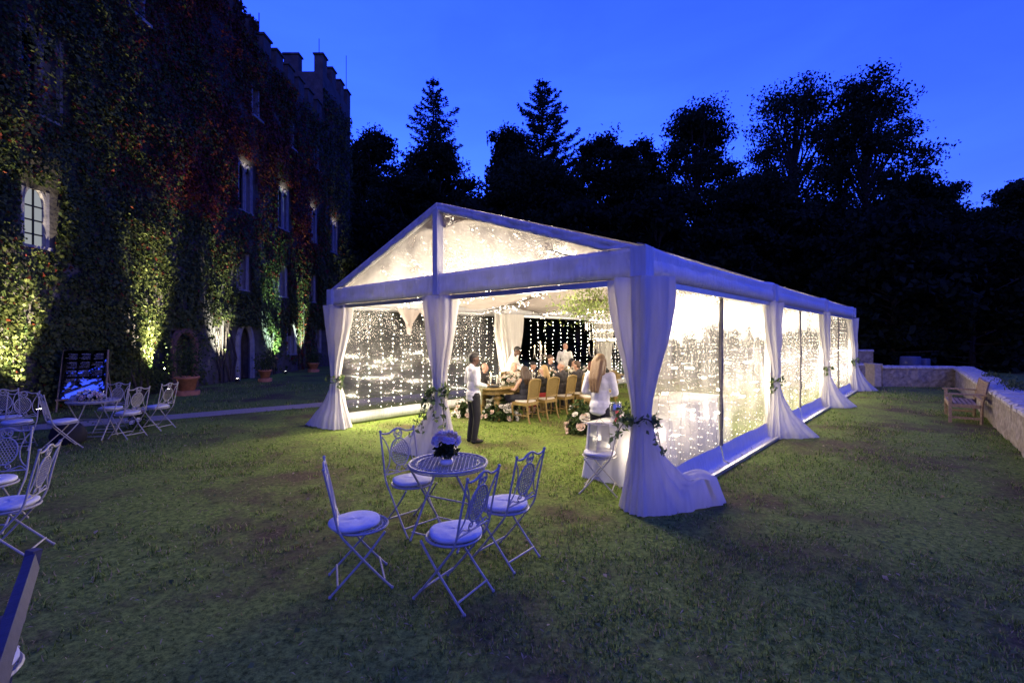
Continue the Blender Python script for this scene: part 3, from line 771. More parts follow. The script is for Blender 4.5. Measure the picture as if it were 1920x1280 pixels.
# front valance: a soft band wrapped round the beam
def band(pts_a, pts_b, name, wob=.009, n=60, thick=.06, ny=0, nx=0):
    """band between two parallel 3d lines; thick along (nx, ny)"""
    mb = MB(); A = [Vector(p) for p in pts_a]; B = [Vector(p) for p in pts_b]
    P = []; prof = ((0, 0), (0, .22), (1, .27), (1.15, .55), (1, .72), (0, 1))
    for pr in ((0, 0, 0), (1, .02, 0), (1.12, .25, 1), (1.0, .50, 1), (.96, .54, 0), (1.1, .8, 1), (1, .98, 0), (0, 1, 0)):
        row = []
        for i in range(n + 1):
            f = i / n; a = A[0].lerp(A[1], f); b = B[0].lerp(B[1], f)
            p = a.lerp(b, pr[1]); w_ = wob * pr[2] * (math.sin(i * 1.7) + math.sin(i * .63 + pr[1] * 5) + random.uniform(-.6, .6))
            k = thick * pr[0] + w_
            row.append((p.x + nx * k, p.y + ny * k, p.z + (w_ * .3 if 0 < pr[1] < 1 else 0)))
        P.append(row)
    mb.grid(P)
    return mb
band((( -TW - .06, 0, EB), (.06, 0, EB)), ((-TW - .06, 0, ET), (.06, 0, ET)), 'v', ny=-1, n=110).build('front_valance', M['pvc_white'], tent, True)
for s_ in (-1, 1):       # rafter covers
    x0 = 0 if s_ > 0 else -TW
    a0 = (x0 + .06 * s_, 0, ET - .02); pk = (-TW / 2, 0, PK); th = .15
    b0 = (x0 - .46 * s_, 0, ET + .0); b1 = (-TW / 2, 0, PK - th)
    mb = band((b0, b1), (a0, pk), 'r', ny=-1, n=50, thick=.07); mb.build('rafter_cover', M['pvc_white'], tent, True)
for x0, sg in ((0, 1), (-TW, -1)):
    for b in range(3):
        y0, y1 = b * BAY, (b + 1) * BAY
        mb = MB(); n = 40; P = []
        for k, (o_, zz) in enumerate(((0, EB), (.05, EB + .005), (.085, EB + .10), (.075, EB + .2), (.06, EB + .215), (.085, EB + .29), (.06, ET - .01), (-.05, ET + .02))):
            row = []
            for i in range(n + 1):
                f = i / n; sag = -.022 * math.sin(math.pi * f) if k >= 5 else 0
                w_ = (.006 * math.sin(i * 1.3 + k) + random.uniform(-.004, .004)) if 0 < k < 7 else 0
                row.append((x0 + sg * (o_ + w_), y0 + (y1 - y0) * f, zz + sag + .03 * (abs(2 * f - 1) ** 8) * (k >= 5)))
            P.append(row)
        mb.grid(P); mb.build('side_valance', M['pvc_white'], tent, True)
        q = MB(); q.box((x0 + sg * .035, (y0 + y1) / 2, EB - .045), (.06, y1 - y0 - .14, .07)); q.build('eave_rail', M['alu'], tent)
q = MB(); q.box((-TW / 2, -.015, EB - .045), (TW - .14, .06, .07)); q.build('front_rail', M['alu'], tent)
for x0, sg in ((0, 1), (-TW, -1)):         # corner and joint sleeves
    for b in range(4):
        q = MB(); q.box((x0 + sg * .03, b * BAY + (-.02 if b == 0 else 0), (EB + ET) / 2 - .006), (.19, .19, ET - EB - .02)); q.build('corner_sleeve', M['pvc_white'], tent)
        q = MB(); q.box((x0 - sg * .03, b * BAY, EB / 2 - .01), (.10, .10, EB - .02)); q.box((x0 - sg * .03, b * BAY, .01), (.24, .24, .02)); q.build('post', M['alu'], tent)
q = MB(); q.box((-TW / 2, -.02, (EB + PK) / 2 - .05), (.12, .17, PK - EB - .12)); q.build('king_post_cover', M['pvc_white'], tent)
q = MB(); q.box((-TW / 2, 0, EB / 2), (.10, .10, EB)); q.box((-TW / 2, 0, .01), (.24, .24, .02)); q.build('post', M['alu'], tent)
# roof skin, one panel each bay and slope
for b in range(3):
    for s_ in (-1, 1):
        mb = MB(); P = []
        for i in range(9):
            f = i / 8; xx = -TW / 2 + s_ * (TW / 2 + .05) * f
            P.append([(xx, b * BAY + BAY * j / 10, PK + .005 + (ET - PK) * f - .05 * math.sin(math.pi * j / 10) * math.sin(math.pi * f)) for j in range(11)])
        mb.grid(P); mb.build('roof_panel', M['pvc_white'], tent, True)
# clear gable glazing (two panels) and back gable
M['gable'] = pvc_mat('gable_pvc', haze=.42, refr=.25, gloss=.03)
for s_ in (-1, 1):
    mb = MB(); x1 = -TW / 2 + s_ * (TW / 2 - .44); x0 = -TW / 2 + s_ * .05
    mb.add([(x0, .012, ET - .01), (x1, .012, ET - .01), (x0, .012, PK - .13)], [(0, 1, 2)]); mb.build('gable_window', M['gable'], tent)
mb = MB(); mb.add([(-TW, TL, EB), (0, TL, EB), (0, TL, ET), (-TW / 2, TL, PK), (-TW, TL, ET)], [(0, 1, 2, 3, 4)]); mb.build('back_gable', M['pvc_white'], tent)

# side walls of clear plastic, two sheets each bay, with zip and skirt
def pvc_sheet(x, y0, y1, z0, z1, name='clear_wall', m='pvc'):
    mb = MB(); P = []; ny, nz_ = 44, 20; ph = random.random() * 9
    for j in range(nz_ + 1):
        row = []
        for i in range(ny + 1):
            f = i / ny; g_ = j / nz_
            row.append((x + .018 * math.sin(f * 23 + ph + 2 * g_) * math.sin(math.pi * g_) + .026 * math.sin(f * 9 + 4 * g_ + ph) * math.sin(math.pi * f), y0 + (y1 - y0) * f, z0 + (z1 - z0) * g_))
        P.append(row)
    mb.grid(P); return mb.build(name, M[m], tent, True)
SK = .27
for x0, sg, bays in ((-.03, 1, (0, 1, 2)), (-TW + .03, -1, (0, 2))):
    for b in bays:
        y0, ym, y1 = b * BAY + .06, (b + .5) * BAY, (b + 1) * BAY - .06
        pm = 'pvc_side' if sg > 0 else 'pvc'; pvc_sheet(x0, y0, ym - .03, SK, EB - .02, m=pm); pvc_sheet(x0, ym + .03, y1, SK, EB - .02, m=pm)
        mb = MB(); mb.tube([(x0 + .012 * sg, ym + random.uniform(-.012, .012), SK + (EB - SK) * k / 9) for k in range(10)], [.03, .022, .034, .024, .03, .036, .024, .032, .026, .03], 5); mb.build('zip_flap', M['zip'] if sg > 0 else M['pvc_white'], tent)
        for a_, b_ in ((y0, ym - .02), (ym + .02, y1)):
            mb = MB(); P = []
            for zz, o_ in ((SK + .01, 0), (SK * .6, .03), (.05, .045), (.01, .16)):
                P.append([(x0 + sg * (o_ + .012 * math.sin(i * .9) * (zz < .2)), a_ + (b_ - a_) * i / 24, zz) for i in range(25)])
            mb.grid(P); mb.build('wall_skirt', M['pvc_white'], tent, True)
        q = MB(); q.box((x0 + sg * .21, (y0 + y1) / 2, .03), (.05, y1 - y0, .05)); q.build('ground_rail', M['alu'], tent)
# back wall sheets
for k in range(2):
    mb = MB(); mb.grid([[(-TW + .05 + TW / 2 * k + (TW / 2 - .1) * i / 12, TL - .03, z) for i in range(13)] for z in (.02, 1.2, EB)]); mb.build('back_wall', M['pvc'], tent)

# ceiling liner: swags of cloth hung between the rafters
def swag(y0, y1, sag, drop, phase):
    mb = MB(); P = []; nx, ny = 48, 22
    for i in range(nx + 1):
        f = i / nx; x = -TW + .08 + (TW - .16) * f; u_ = abs(2 * f - 1); row = []
        zc = roof_z(x) - .09 - drop * (1 - u_ ** 2) * .2
        zc = max(zc - .25 * math.exp(-((u_) / .12) ** 2), EB + .0)
        for j in range(ny + 1):
            g_ = j / ny; s_ = sag * math.sin(math.pi * g_) ** 1.2 * (1 - .62 * u_ ** 4)
            fold = .022 * math.sin(g_ * 26 + phase + 2.2 * u_) * math.sin(math.pi * g_)
            row.append((x, y0 + (y1 - y0) * g_ + .05 * math.sin(f * 7 + phase), max(zc - s_ + fold, EB - .32)))
        P.append(row)
    mb.grid(P); return mb.build('ceiling_swag', M['liner'], tent, True)
for b in range(3):
    n_s = 2
    for k in range(n_s):
        a_ = b * BAY + BAY * k / n_s + .03; swag(a_, a_ + BAY / n_s - .06, .52 if (b, k) != (0, 0) else .34, .3, b * 2 + k * 3.1)
# drapes gathered along the rafters behind the gable
for s_ in (-1, 1):
    mb = MB(); P = []
    for i in range(31):
        f = i / 30; xx = -TW / 2 + s_ * (.06 + (TW / 2 - .3) * f); zr = roof_z(xx) - .10; row = []
        for j in range(11):
            g_ = j / 10; row.append((xx, .10 + .55 * g_ + .03 * math.sin(g_ * 11 + f * 3), zr - (.26 + .34 * math.sin(math.pi * f)) * math.sin(math.pi * g_ * .62) + .03 * math.sin(g_ * 17 + 4 * f) * g_))
        P.append(row)
    mb.grid(P); mb.build('gable_drape', M['liner'], tent, True)
# short scalloped drop over the first left bay
for k, (yy, l_) in enumerate(((1.75, .62), (2.35, .45))):
    mb = MB(); P = []
    for j in range(10):
        f = j / 9; P.append([(-TW + .22 + .1 * math.sin(i * 1.3), yy - .34 * (1 - f) + (.68 * (1 - f)) * i / 10, EB - .02 - l_ * f * (1 - .25 * abs(i / 5 - 1)) + .012 * math.sin(i * 2)) for i in range(11)])
    mb.grid(P); mb.build('scalloped_drop', M['liner'], tent, True)

# ---------------------------------------------------------------- curtains gathered at the posts
def smooth(t): t = min(1, max(0, t)); return t * t * (3 - 2 * t)
def curtain(label, loc, rz, zt, zw, top, waist, bot, train=None, bulge=None, off=(0, 0), matl='voile', folds=11, seed=0, depth=.16, group='curtains tied back at the marquee posts', open_=None, name='curtain'):
    """top/waist/bot: half widths along local x; train: (dir angle, length); bulge: (x, y, rx, ry, h)"""
    rnd = random.Random(seed); n = 132; rows = []
    ph = [rnd.uniform(0, 6.28) for _ in range(5)]
    levels = [i / 30 for i in range(31)]
    for t_ in levels:
        row = []
        for k in range(n):
            a0 = 2 * math.pi * k / n; ca, sa = math.cos(a0), math.sin(a0); a = a0 + .28 * math.sin(2 * a0 + ph[3]) + .16 * math.sin(3 * a0 + ph[4] + 1.2 * t_)
            if t_ <= .5:
                q = t_ / .5; z = zt + (zw - zt) * q
                w_ = top + (waist - top) * (smooth(q) ** 1.35); dp = depth * (1 - q) + waist * .8 * q
                cx, cy_ = off[0] * smooth(q), off[1] * smooth(q)
                amp = .32 * (1 - .45 * q)
                r_ = 1 + amp * math.sin(folds * a + ph[0] + 1.0 * q) + .08 * math.sin((folds * 2 + 3) * a + ph[1] - q * 2)
                x = cx + w_ * ca * (1 + (r_ - 1) * .35); y = cy_ + dp * sa * r_ + .05 * (1 - q) * math.sin(5 * a + ph[2])
            else:
                q = (t_ - .5) / .5; z = zw * (1 - q) ** 1.0 + .012
                fl = q ** 1.5
                w_ = waist + (bot - waist) * fl; dp = waist * .8 + (bot * .75 - waist * .8) * fl
                cx, cy_ = off
                amp = .16 - .09 * q * (1 if train else .5)
                r_ = 1 + amp * math.sin(folds * a + ph[0] + 1.0 + .5 * q) + .07 * math.sin((folds * 2 + 3) * a + ph[1])
                x = cx + w_ * ca * r_; y = cy_ + dp * sa * r_
                if train:
                    m_ = max(0, math.cos(a - train[0])) ** 1.3 * train[1]
                    g_ = q ** 2.3
                    x += math.cos(train[0]) * m_ * g_; y += math.sin(train[0]) * m_ * g_
                    z += .10 * m_ * (1 - q) * q * 3 * 0.6
                    if q > .7: z += .02 * (1 + math.sin(7 * a + 9 * q)) * (1 - q) * 3
                if bulge:
                    bx, by, rx, ry, bh = bulge; e = ((x - bx) / rx) ** 2 + ((y - by) / ry) ** 2
                    if e < 1 and q < .985: z = max(z, bh * (1 - e) ** .5 + .012 * math.sin(9 * a + 14 * q))
            cr = .012 * (float(vnoise(k * .35, t_ * 22, seed)) - .5) + .02 * (float(vnoise(k * .12, t_ * 9, seed + 3)) - .5)
            row.append((x + cr * ca, y + cr * sa * 1.5, z))
        rows.append(row)
    mb = MB(); mb.grid(rows, closed=True)
    o = mb.build(name, M[matl], None, True); o.location = loc; o.rotation_euler = (0, 0, rz)
    return tag(o, label, 'curtain', group)

def garland(label, loc, r, nleaf, size, drop=.2, group='leaf garlands tying the curtains', tails=(), seed=1, roses=0):
    rnd = random.Random(seed); rg = np.random.default_rng(seed)
    t = thing('leaf_garland', label, 'garland', loc, 0, group)
    mb = MB(); pts = [(r * math.cos(a), r * math.sin(a), .03 * math.sin(3 * a)) for a in np.linspace(0, 2 * math.pi, 16)[:-1]]
    mb.tube(pts, .008, 5, closed=True)
    P = []
    for k in range(nleaf):
        a = rnd.uniform(0, 6.28); rr = r + rnd.uniform(0, .07); P.append((rr * math.cos(a), rr * math.sin(a), rnd.gauss(0, .05)))
    for tx, ty, tz in tails:
        q = [Vector((r * .9 * (1 if tx > 0 else -1), -r * .4, 0)).lerp(Vector((tx, ty, tz)), s_) + Vector((0, 0, .05 * math.sin(s_ * 5))) for s_ in np.linspace(0, 1, 8)]
        mb.tube(q, .005, 4)
        for p in q:
            for _ in range(3): P.append((p.x + rnd.uniform(-.05, .05), p.y + rnd.uniform(-.05, .05), p.z + rnd.uniform(-.05, .03)))
    mb.build('vine', M['branch'], t)
    P = np.array(P); a = rg.random(len(P))[:, None]
    o = link('foliage', fast_mesh('foliage', leaf_polys(P, size * rg.uniform(.6, 1.3, len(P)), None, 1, tipdir=(0, 0, -.5), aspect=.5, rng=rg), 4, M['ivy'], np.array([.03, .07, .022]) * (1 - a) + np.array([.20, .26, .10]) * a), t); o['kind'] = 'stuff'
    return t

PI = math.pi
# local x of a curtain = tent x (to the right along the front)
curtain('violet white curtain at the open corner with a long billowing train', T(-.02, .0), TRZ, EB - .01, 1.02, .37, .10, .25, train=(R(58), .88), bulge=(.40, .66, .33, .44, .38), off=(.05, -.02), seed=3, depth=.17, folds=9)
curtain('white curtain tied around the middle front post with train on grass', T(-TW / 2, .0), TRZ, EB - .01, 1.05, .33, .105, .36, train=(R(200), .62), seed=5, depth=.17, folds=10)
curtain('cream curtain tied at the front corner beside the castle path', T(-TW + .16, .02), TRZ, EB - .01, 1.05, .42, .11, .38, train=(R(200), .42), off=(-.14, 0), seed=8, depth=.17, folds=10)
for b, lab in ((1, 'white curtain tied to the side post beyond the zipped clear wall'), (2, 'white curtain tied to the middle side post facing the bench'), (3, 'white curtain at the far rear corner facing the stone pillar')):
    curtain(lab, T(.02, b * BAY - .05), TRZ + PI / 2, EB - .02, 1.08, .31, .09, .30, train=(R(-55), .55), off=(.12, -.06), seed=20 + b, depth=.13, folds=10, matl='sheer')
for b, lab in ((1, 'cream curtain with fairy lights inside behind the guests'), (2, 'cream curtain inside beyond the open dark bay'), (3, 'cream curtain in the rear corner inside the marquee')):
    curtain(lab, T(-TW + .16, b * BAY), TRZ + PI / 2, EB - .02, .75, .62 if b == 1 else .5, .28, .34, seed=30 + b, depth=.12, folds=13)
garland('dark leaf garland knotted round the violet corner curtain', T(.03, -.02, 1.02), .125, 50, .08, tails=((-.30, -.1, .05), (-.34, -.02, -.16), (.16, -.2, -.26)), seed=2)
garland('leaf garland with long trailing sprigs on the middle front curtain', T(-TW / 2, -.05, 1.06), .14, 60, .10, tails=((.0, -.25, -.35), (-.22, -.25, -.55), (.12, -.22, -.5), (-.35, -.3, -.62)), seed=4)
garland('green leaf garland on the cream castle side curtain', T(-TW + .02, -.02, 1.06), .14, 46, .10, tails=((.2, -.15, -.12),), seed=6)
for b, nm in ((1, 'small leaf garland on the side curtain nearest the zipped clear wall'), (2, 'small leaf garland on the middle side curtain'), (3, 'small leaf garland on the far rear corner curtain')):
    p = T(.08, b * BAY + .07, 1.08)
    garland(nm, p, .11, 34, .09, tails=((-.1, -.16, -.15),), seed=40 + b)

# ---------------------------------------------------------------- fairy-light curtains along the walls
def strand_meshes(hgt, step, seed, rb=.0085, jit=.02, matl='bulb'):
    rnd = random.Random(seed); w_ = MB(); b_ = MB(); p = []
    z = 0
    n = int(hgt / step)
    for k in range(n + 1):
        q = (rnd.uniform(-jit, jit) * .5, rnd.uniform(-jit, jit) * .6 + jit * 1.2 * math.sin(k * .45 + seed), -k * step); p.append(q)
        if k: b_.octa((q[0], q[1] + rnd.choice((-.016, .016)), q[2] + rnd.uniform(-.03, .03)), rb * rnd.choice((.5, .7, .85, 1, 1.25)))
    w_.tube(p, .0028 if matl == 'bulb' else .004, 3, caps=False)
    return w_.mesh('strand', M['wire']), b_.mesh('bulbs', M[matl])
VAR = [strand_meshes(h_, st, 50 + i) for i, (h_, st) in enumerate(((2.35, .105), (2.2, .12), (2.4, .095), (2.05, .13), (2.3, .11)))]
PWR = 17
M['bulb_small'] = glow('fairy_bulb_small', (1.0, .86, .64), 26)
VARN = [strand_meshes(2.3, .12, 90 + i, rb=.0065, matl='bulb_small') for i in range(3)]
VARO = [strand_meshes(2.15, .13, 80 + i, rb=.011) for i in range(3)]
def light_curtain(label, x, y0, y1, gap, var=VAR, group='fairy light curtains along the clear walls', power=0):
    c = T(x, (y0 + y1) / 2, EB - .06); t = thing('light_curtain', label, 'string lights', c, TRZ, group)
    L = y1 - y0; mb = MB(); mb.tube([(0, -L / 2, 0), (0, 0, -.012), (0, L / 2, 0)], .005, 4); mb.build('header_wire', M['wire'], t)
    n = int(L / gap)
    for i in range(n):
        wm, bm = var[random.randrange(len(var))]
        o = link('strand', wm, t); o.location = (random.uniform(-.02, .02), -L / 2 + (i + .5) * L / n + random.uniform(-.03, .03), -.01)
        if random.random() < .5: o.rotation_euler = (0, 0, PI)
        q = link('bulbs', bm, o); q['kind'] = 'stuff'
    if power:  # unseen lamps added off the strands, brightening the lawn outside and the interior
        for k in range(10):
            ld = bpy.data.lights.new('strand_fill_light', 'POINT'); ld.energy = power * random.uniform(.7, 1.3); ld.color = (1, .845, .63); ld.shadow_soft_size = .014
            lo = link('strand_fill_light', ld, t); lo.location = (-.22 if x > -3 else .22, -L / 2 + (k % 5 + random.uniform(.15, .85)) * L / 5, -.9 - .55 * (k // 5) - random.uniform(.1, .6))
    return t
for b, (l1, l2) in enumerate((('dense fairy light curtain behind the clear wall next to the violet curtain', 'dense fairy light curtain between the dark zip and the first side curtain'),
                              ('fairy light curtain in the middle side bay before its zip', 'fairy light curtain in the middle side bay after its zip'),
                              ('fairy light curtain in the last side bay before its zip', 'fairy light curtain in the last side bay at the rear corner'))):
    light_curtain(l1, -.14, b * BAY + .25, (b + .5) * BAY - .05, .30 if b == 0 else .34, VARN, power=PWR * (.3 if b == 0 else 1)); light_curtain(l2, -.14, (b + .5) * BAY + .05, (b + 1) * BAY - .2, .30 if b == 0 else .34, VARN, power=PWR)
light_curtain('fairy light curtain on the castle side clear wall near the opening', -TW + .13, .35, .5 * BAY - .05, .26, power=26)
light_curtain('fairy light curtain on the castle side clear wall beside the cream curtain', -TW + .13, .5 * BAY + .05, BAY + .35, .26, power=18)
light_curtain('widely spaced fairy lights hanging across the dark open bay', -TW + .10, BAY + .45, 2 * BAY - .4, .40, VARO)
light_curtain('fairy light curtain beyond the open bay towards the rear', -TW + .13, 2 * BAY + .3, TL - .3, .22)

o_ = light_curtain('fairy light curtain on the rear wall of the marquee', -TW / 2, TL - .15 - TW * .45, TL - .15 + TW * .45, .24)
o_.location = T(-TW / 2, TL - .2, EB - .06); o_.rotation_euler = (0, 0, TRZ + PI / 2)

# ---------------------------------------------------------------- twig garlands with lights under the ceiling
def ceiling_garland(label, y, dy, seed, drop=.34, power=0, nb=130):
    rnd = random.Random(seed); t = thing('ceiling_garland', label, 'garland', T(-TW / 2, y, 0), TRZ, 'twig garlands with fairy lights under the ceiling')
    br = MB(); bu = MB(); main = []
    for i in range(25):
        f = i / 24; x = -TW / 2 + .18 + (TW - .36) * f; u_ = abs(2 * f - 1)
        z = roof_z(x - TW / 2) - .16 - drop * (1 - .55 * u_ ** 2) - .1 * math.sin(f * 9 + seed); z = max(z, EB - .22 if u_ > .8 else EB - .05)
        main.append(Vector((x, dy * math.sin(f * PI * 1.6 + seed) + rnd.uniform(-.04, .04), z)))
    for off_ in (0, .11, -.13):
        br.tube([p + Vector((0, off_ + .05 * math.sin(i + off_ * 30), .06 * math.sin(i * .8 + off_ * 40))) for i, p in enumerate(main)], .008, 4)
    for k in range(150):
        p = rnd.choice(main); e = p + Vector((rnd.uniform(-.3, .3), rnd.uniform(-.28, .28), rnd.uniform(-.14, .1))); e.x = max(-TW / 2 + .12, min(TW / 2 - .12, e.x)); e.y = max(.12 - y, e.y); br.tube([p, p.lerp(e, .5) + Vector((0, 0, .03)), e], [.006, .004, .002], 3, caps=False)
        if k < nb: bu.octa(e, .010)
    for k in range(nb):
        i = rnd.randrange(24); p = main[i].lerp(main[i + 1], rnd.random()); bu.octa((p.x, max(.12 - y, p.y + rnd.uniform(-.14, .14)), p.z + rnd.uniform(-.08, .05)), .010)
    br.build('twig', M['branch'], t); o = bu.build('bulbs', M['bulb'], t); o['kind'] = 'stuff'
    if power:
        for xx in (-1.9, 1.9):
            ld = bpy.data.lights.new('garland_light', 'POINT'); ld.energy = power; ld.color = (1, .845, .64); ld.shadow_soft_size = .35
            lo = link('garland_light', ld, t); lo.location = (xx * .75, 0, EB - (.3 if power > 100 else .15))
for i, (y, lab) in enumerate(((.9, 'twig garland with lights just inside the gable'), (2.7, 'twig garland with lights between the first two ceiling swags'), (4.3, 'twig garland with lights above the near end of the dining table'),
                              (6.4, 'twig garland with lights over the middle of the dining table'), (8.6, 'twig garland with lights beyond the chandelier'), (11.2, 'twig garland with lights toward the rear of the marquee'), (13.6, 'rearmost twig garland with lights under the ceiling'))):
    ceiling_garland(lab, y, .35, 11 + i, power=205 if i == 0 else 34)

for i, (y, dr, lab) in enumerate(((.35, .02, 'fine light garland high up behind the clear gable'), (1.5, .10, 'fine light garland under the ridge behind the first one'))): ceiling_garland(lab, y, .25, 31 + i, drop=dr, nb=150)

# diagonal strings of small lights behind the clear gable
t = thing('gable_lights', 'diagonal strings of tiny lights behind the clear gable', 'string lights', T(-TW / 2, .075, 0), TRZ); wr = MB(); bu = MB(); rnd = random.Random(9)
for k in range(11):
    x0 = -1.9 + k * .42; x1 = x0 + rnd.uniform(.5, 1.3); zb = ET + .02
    def zr_(x): return ET + (PK - ET) * (1 - abs(x) / (TW / 2)) - .22
    a = Vector((x0, 0, min(zr_(x0), 3.9))); b = Vector((min(x1, 2.6), rnd.uniform(-.01, .02), zb)); n = 14
    pts = [a.lerp(b, i / n) + Vector((0, 0, -.10 * math.sin(math.pi * i / n))) for i in range(n + 1)]; pts = [Vector((p.x, p.y, max(p.z, zb - .05))) for p in pts]; wr.tube(pts, .0025, 3, caps=False)
    for p in pts[1:]:
        if rnd.random() < .8: bu.octa((p.x + rnd.uniform(-.05, .05), p.y, p.z + rnd.uniform(-.05, .05)), rnd.choice((.005, .007, .009)))
wr.build('wire', M['wire'], t); o = bu.build('bulbs', M['bulb'], t); o['kind'] = 'stuff'

# hanging greenery
rg = np.random.default_rng(77)
p = Vector((1.33, 8.1, 0)); t = thing('hanging_greenery', 'bushy green foliage hanging from the ceiling beside the chandelier', 'foliage', (p.x, p.y, 2.5))
P = rg.normal(size=(900, 3)) * np.array([.26, .26, .13]) + np.array([0, 0, .08]); P[:, 2] -= .25 * np.hypot(P[:, 0], P[:, 1]); a = rg.random(900)[:, None]
o = link('foliage', fast_mesh('foliage', leaf_polys(P, .085 * rg.uniform(.6, 1.3, 900), None, 1, tipdir=(0, 0, -.8), aspect=.3, rng=rg), 4, M['ivy'], np.array([.10, .15, .04]) * (1 - a) + np.array([.26, .30, .10]) * a), t); o['kind'] = 'stuff'
mb = MB(); mb.tube([(0, 0, -.05), (0, 0, .75)], .006, 4); mb.ring((0, 0, .05), .24, .012, 20); mb.build('hoop', M['branch'], t)

# chandeliers
M['crystal'] = clear_glass('crystal', .45, (1, 1, 1), .08)
M['chrome'] = mat('chrome', (.7, .68, .65), .15, metal=1.0, var=.05)
M['lampbulb'] = glow('lamp_bulb', (1, .86, .62), 40)
def chandelier(label, loc, power):
    t = thing('chandelier', label, 'chandelier', loc, 0, 'crystal chandeliers under the ridge')
    f = MB(); c_ = MB(); b_ = MB()
    for r, z in ((.34, .62), (.50, .42), (.40, .18), (.26, -.04)):
        f.ring((0, 0, z), r, .012, 28, 5)
        n = int(r * 66)
        for k in range(n):
            a = 2 * PI * k / n
            for j in range(4): c_.octa((r * math.cos(a), r * math.sin(a), z - .03 - j * .045), .010, .022)
        for k in range(6):
            a = 2 * PI * k / 6; b_.ball((r * .8 * math.cos(a), r * .8 * math.sin(a), z + .05), (.013, .013, .026), 6, 4)
            f.tube([(r * math.cos(a), r * math.sin(a), z), (0, 0, z + .06)], .006, 4)
    f.tube([(0, 0, -.05), (0, 0, 1.2)], .012, 6)
    f.build('frame', M['chrome'], t); o = c_.build('crystals', M['crystal'], t); o['kind'] = 'stuff'; o = b_.build('bulbs', M['lampbulb'], t); o['kind'] = 'stuff'
    ld = bpy.data.lights.new('chandelier_light', 'POINT'); ld.energy = power; ld.color = (1, .845, .63); ld.shadow_soft_size = .3
    lo = link('chandelier_light', ld, t); lo.location = (0, 0, .3)
chandelier('tiered crystal chandelier beside the hanging greenery', T(-3.45, 4.95, 1.86), 105)
chandelier('added unseen chandelier lighting the rear of the marquee', T(-3.56, 10.6, 1.9), 105)  # hidden from view, added only for its light in the rear bays
# ================================================================== GARDEN FURNITURE
M['white_iron'] = mat('painted_iron', (.42, .39, .35), .45, var=.18, scale=20, metal=.0, bump=.1)
M['cushion'] = cloth_mat('cushion_cloth', (.78, .77, .78), trans=.05, bump=.35, crease=(5, 5, 5))
M['wood'] = mat('weathered_teak', (.27, .185, .115), .8, var=.35, scale=5, bump=.35, bscale=30, stretch=(1, 6, 6))
M['wood_grey'] = mat('grey_painted_wood', (.075, .07, .095), .7, var=.2, scale=5, bump=.2, stretch=(6, 1, 6))
M['gold'] = mat('limed_gold_wood', (.27, .175, .05), .55, var=.25, scale=9, bump=.15, stretch=(4, 4, 1))
M['cane'] = mat('woven_cane', (.22, .145, .04), .7, var=.3, scale=60, bump=.6, bscale=130)
M['seat_pad'] = cloth_mat('seat_pad', (.74, .66, .54), trans=.0, bump=.2)
M['linen'] = cloth_mat('white_linen', (.84, .82, .82), trans=.15, bump=.2, crease=(4, 4, 1.5))
M['candle'] = mat('candle_wax', (.82, .76, .64), .6, var=.05)
M['flame'] = glow('candle_flame', (1, .72, .34), 26)
M['rose'] = mat('white_petals', (.84, .80, .72), .75, var=.12, scale=20)
M['rose_pink'] = mat('blush_petals', (.78, .60, .50), .75, var=.12, scale=20)
M['lilac'] = mat('lilac_petals', (.72, .64, .70), .75, var=.25, scale=20)
M['green_gauze'] = cloth_mat('sage_gauze', (.36, .36, .22), trans=.3, see=.15, bump=.3)
M['glass'] = clear_glass('table_glass', .72, (1, 1, 1), .05)

def arc(pts, n=6):
    """Catmull-Rom through points"""
    P = [Vector(p) for p in pts]; P = [P[0] * 2 - P[1]] + P + [P[-1] * 2 - P[-2]]; out = []
    for i in range(1, len(P) - 2):
        for k in range(n):
            t = k / n; a, b, c, d = P[i - 1:i + 3]
            out.append(.5 * ((2 * b) + (c - a) * t + (2 * a - 5 * b + 4 * c - d) * t * t + (3 * b - a - 3 * c + d) * t ** 3))
    return out + [P[-2]]
def spiral(c, r0, r1, turns, a0, sgn=1, n=16):
    return [(c[0] + (r0 + (r1 - r0) * k / n) * math.cos(a0 + sgn * 2 * PI * turns * k / n), c[1], c[2] + (r0 + (r1 - r0) * k / n) * math.sin(a0 + sgn * 2 * PI * turns * k / n)) for k in range(n + 1)]

def lattice(mb, fn, step, r, th, inside, n=8):
    """interlaced rings on a hexagonal grid; fn maps plane (a, b) to 3d"""
    rows = int(1.2 / step)
    for j in range(-rows, rows + 1):
        for i in range(-rows, rows + 1):
            a = (i + .5 * (j % 2)) * step; b = j * step * .87
            if inside(a, b):
                mb.tube([fn(a + r * math.cos(2 * PI * k / n), b + r * math.sin(2 * PI * k / n)) for k in range(n)], th, 3, closed=True)

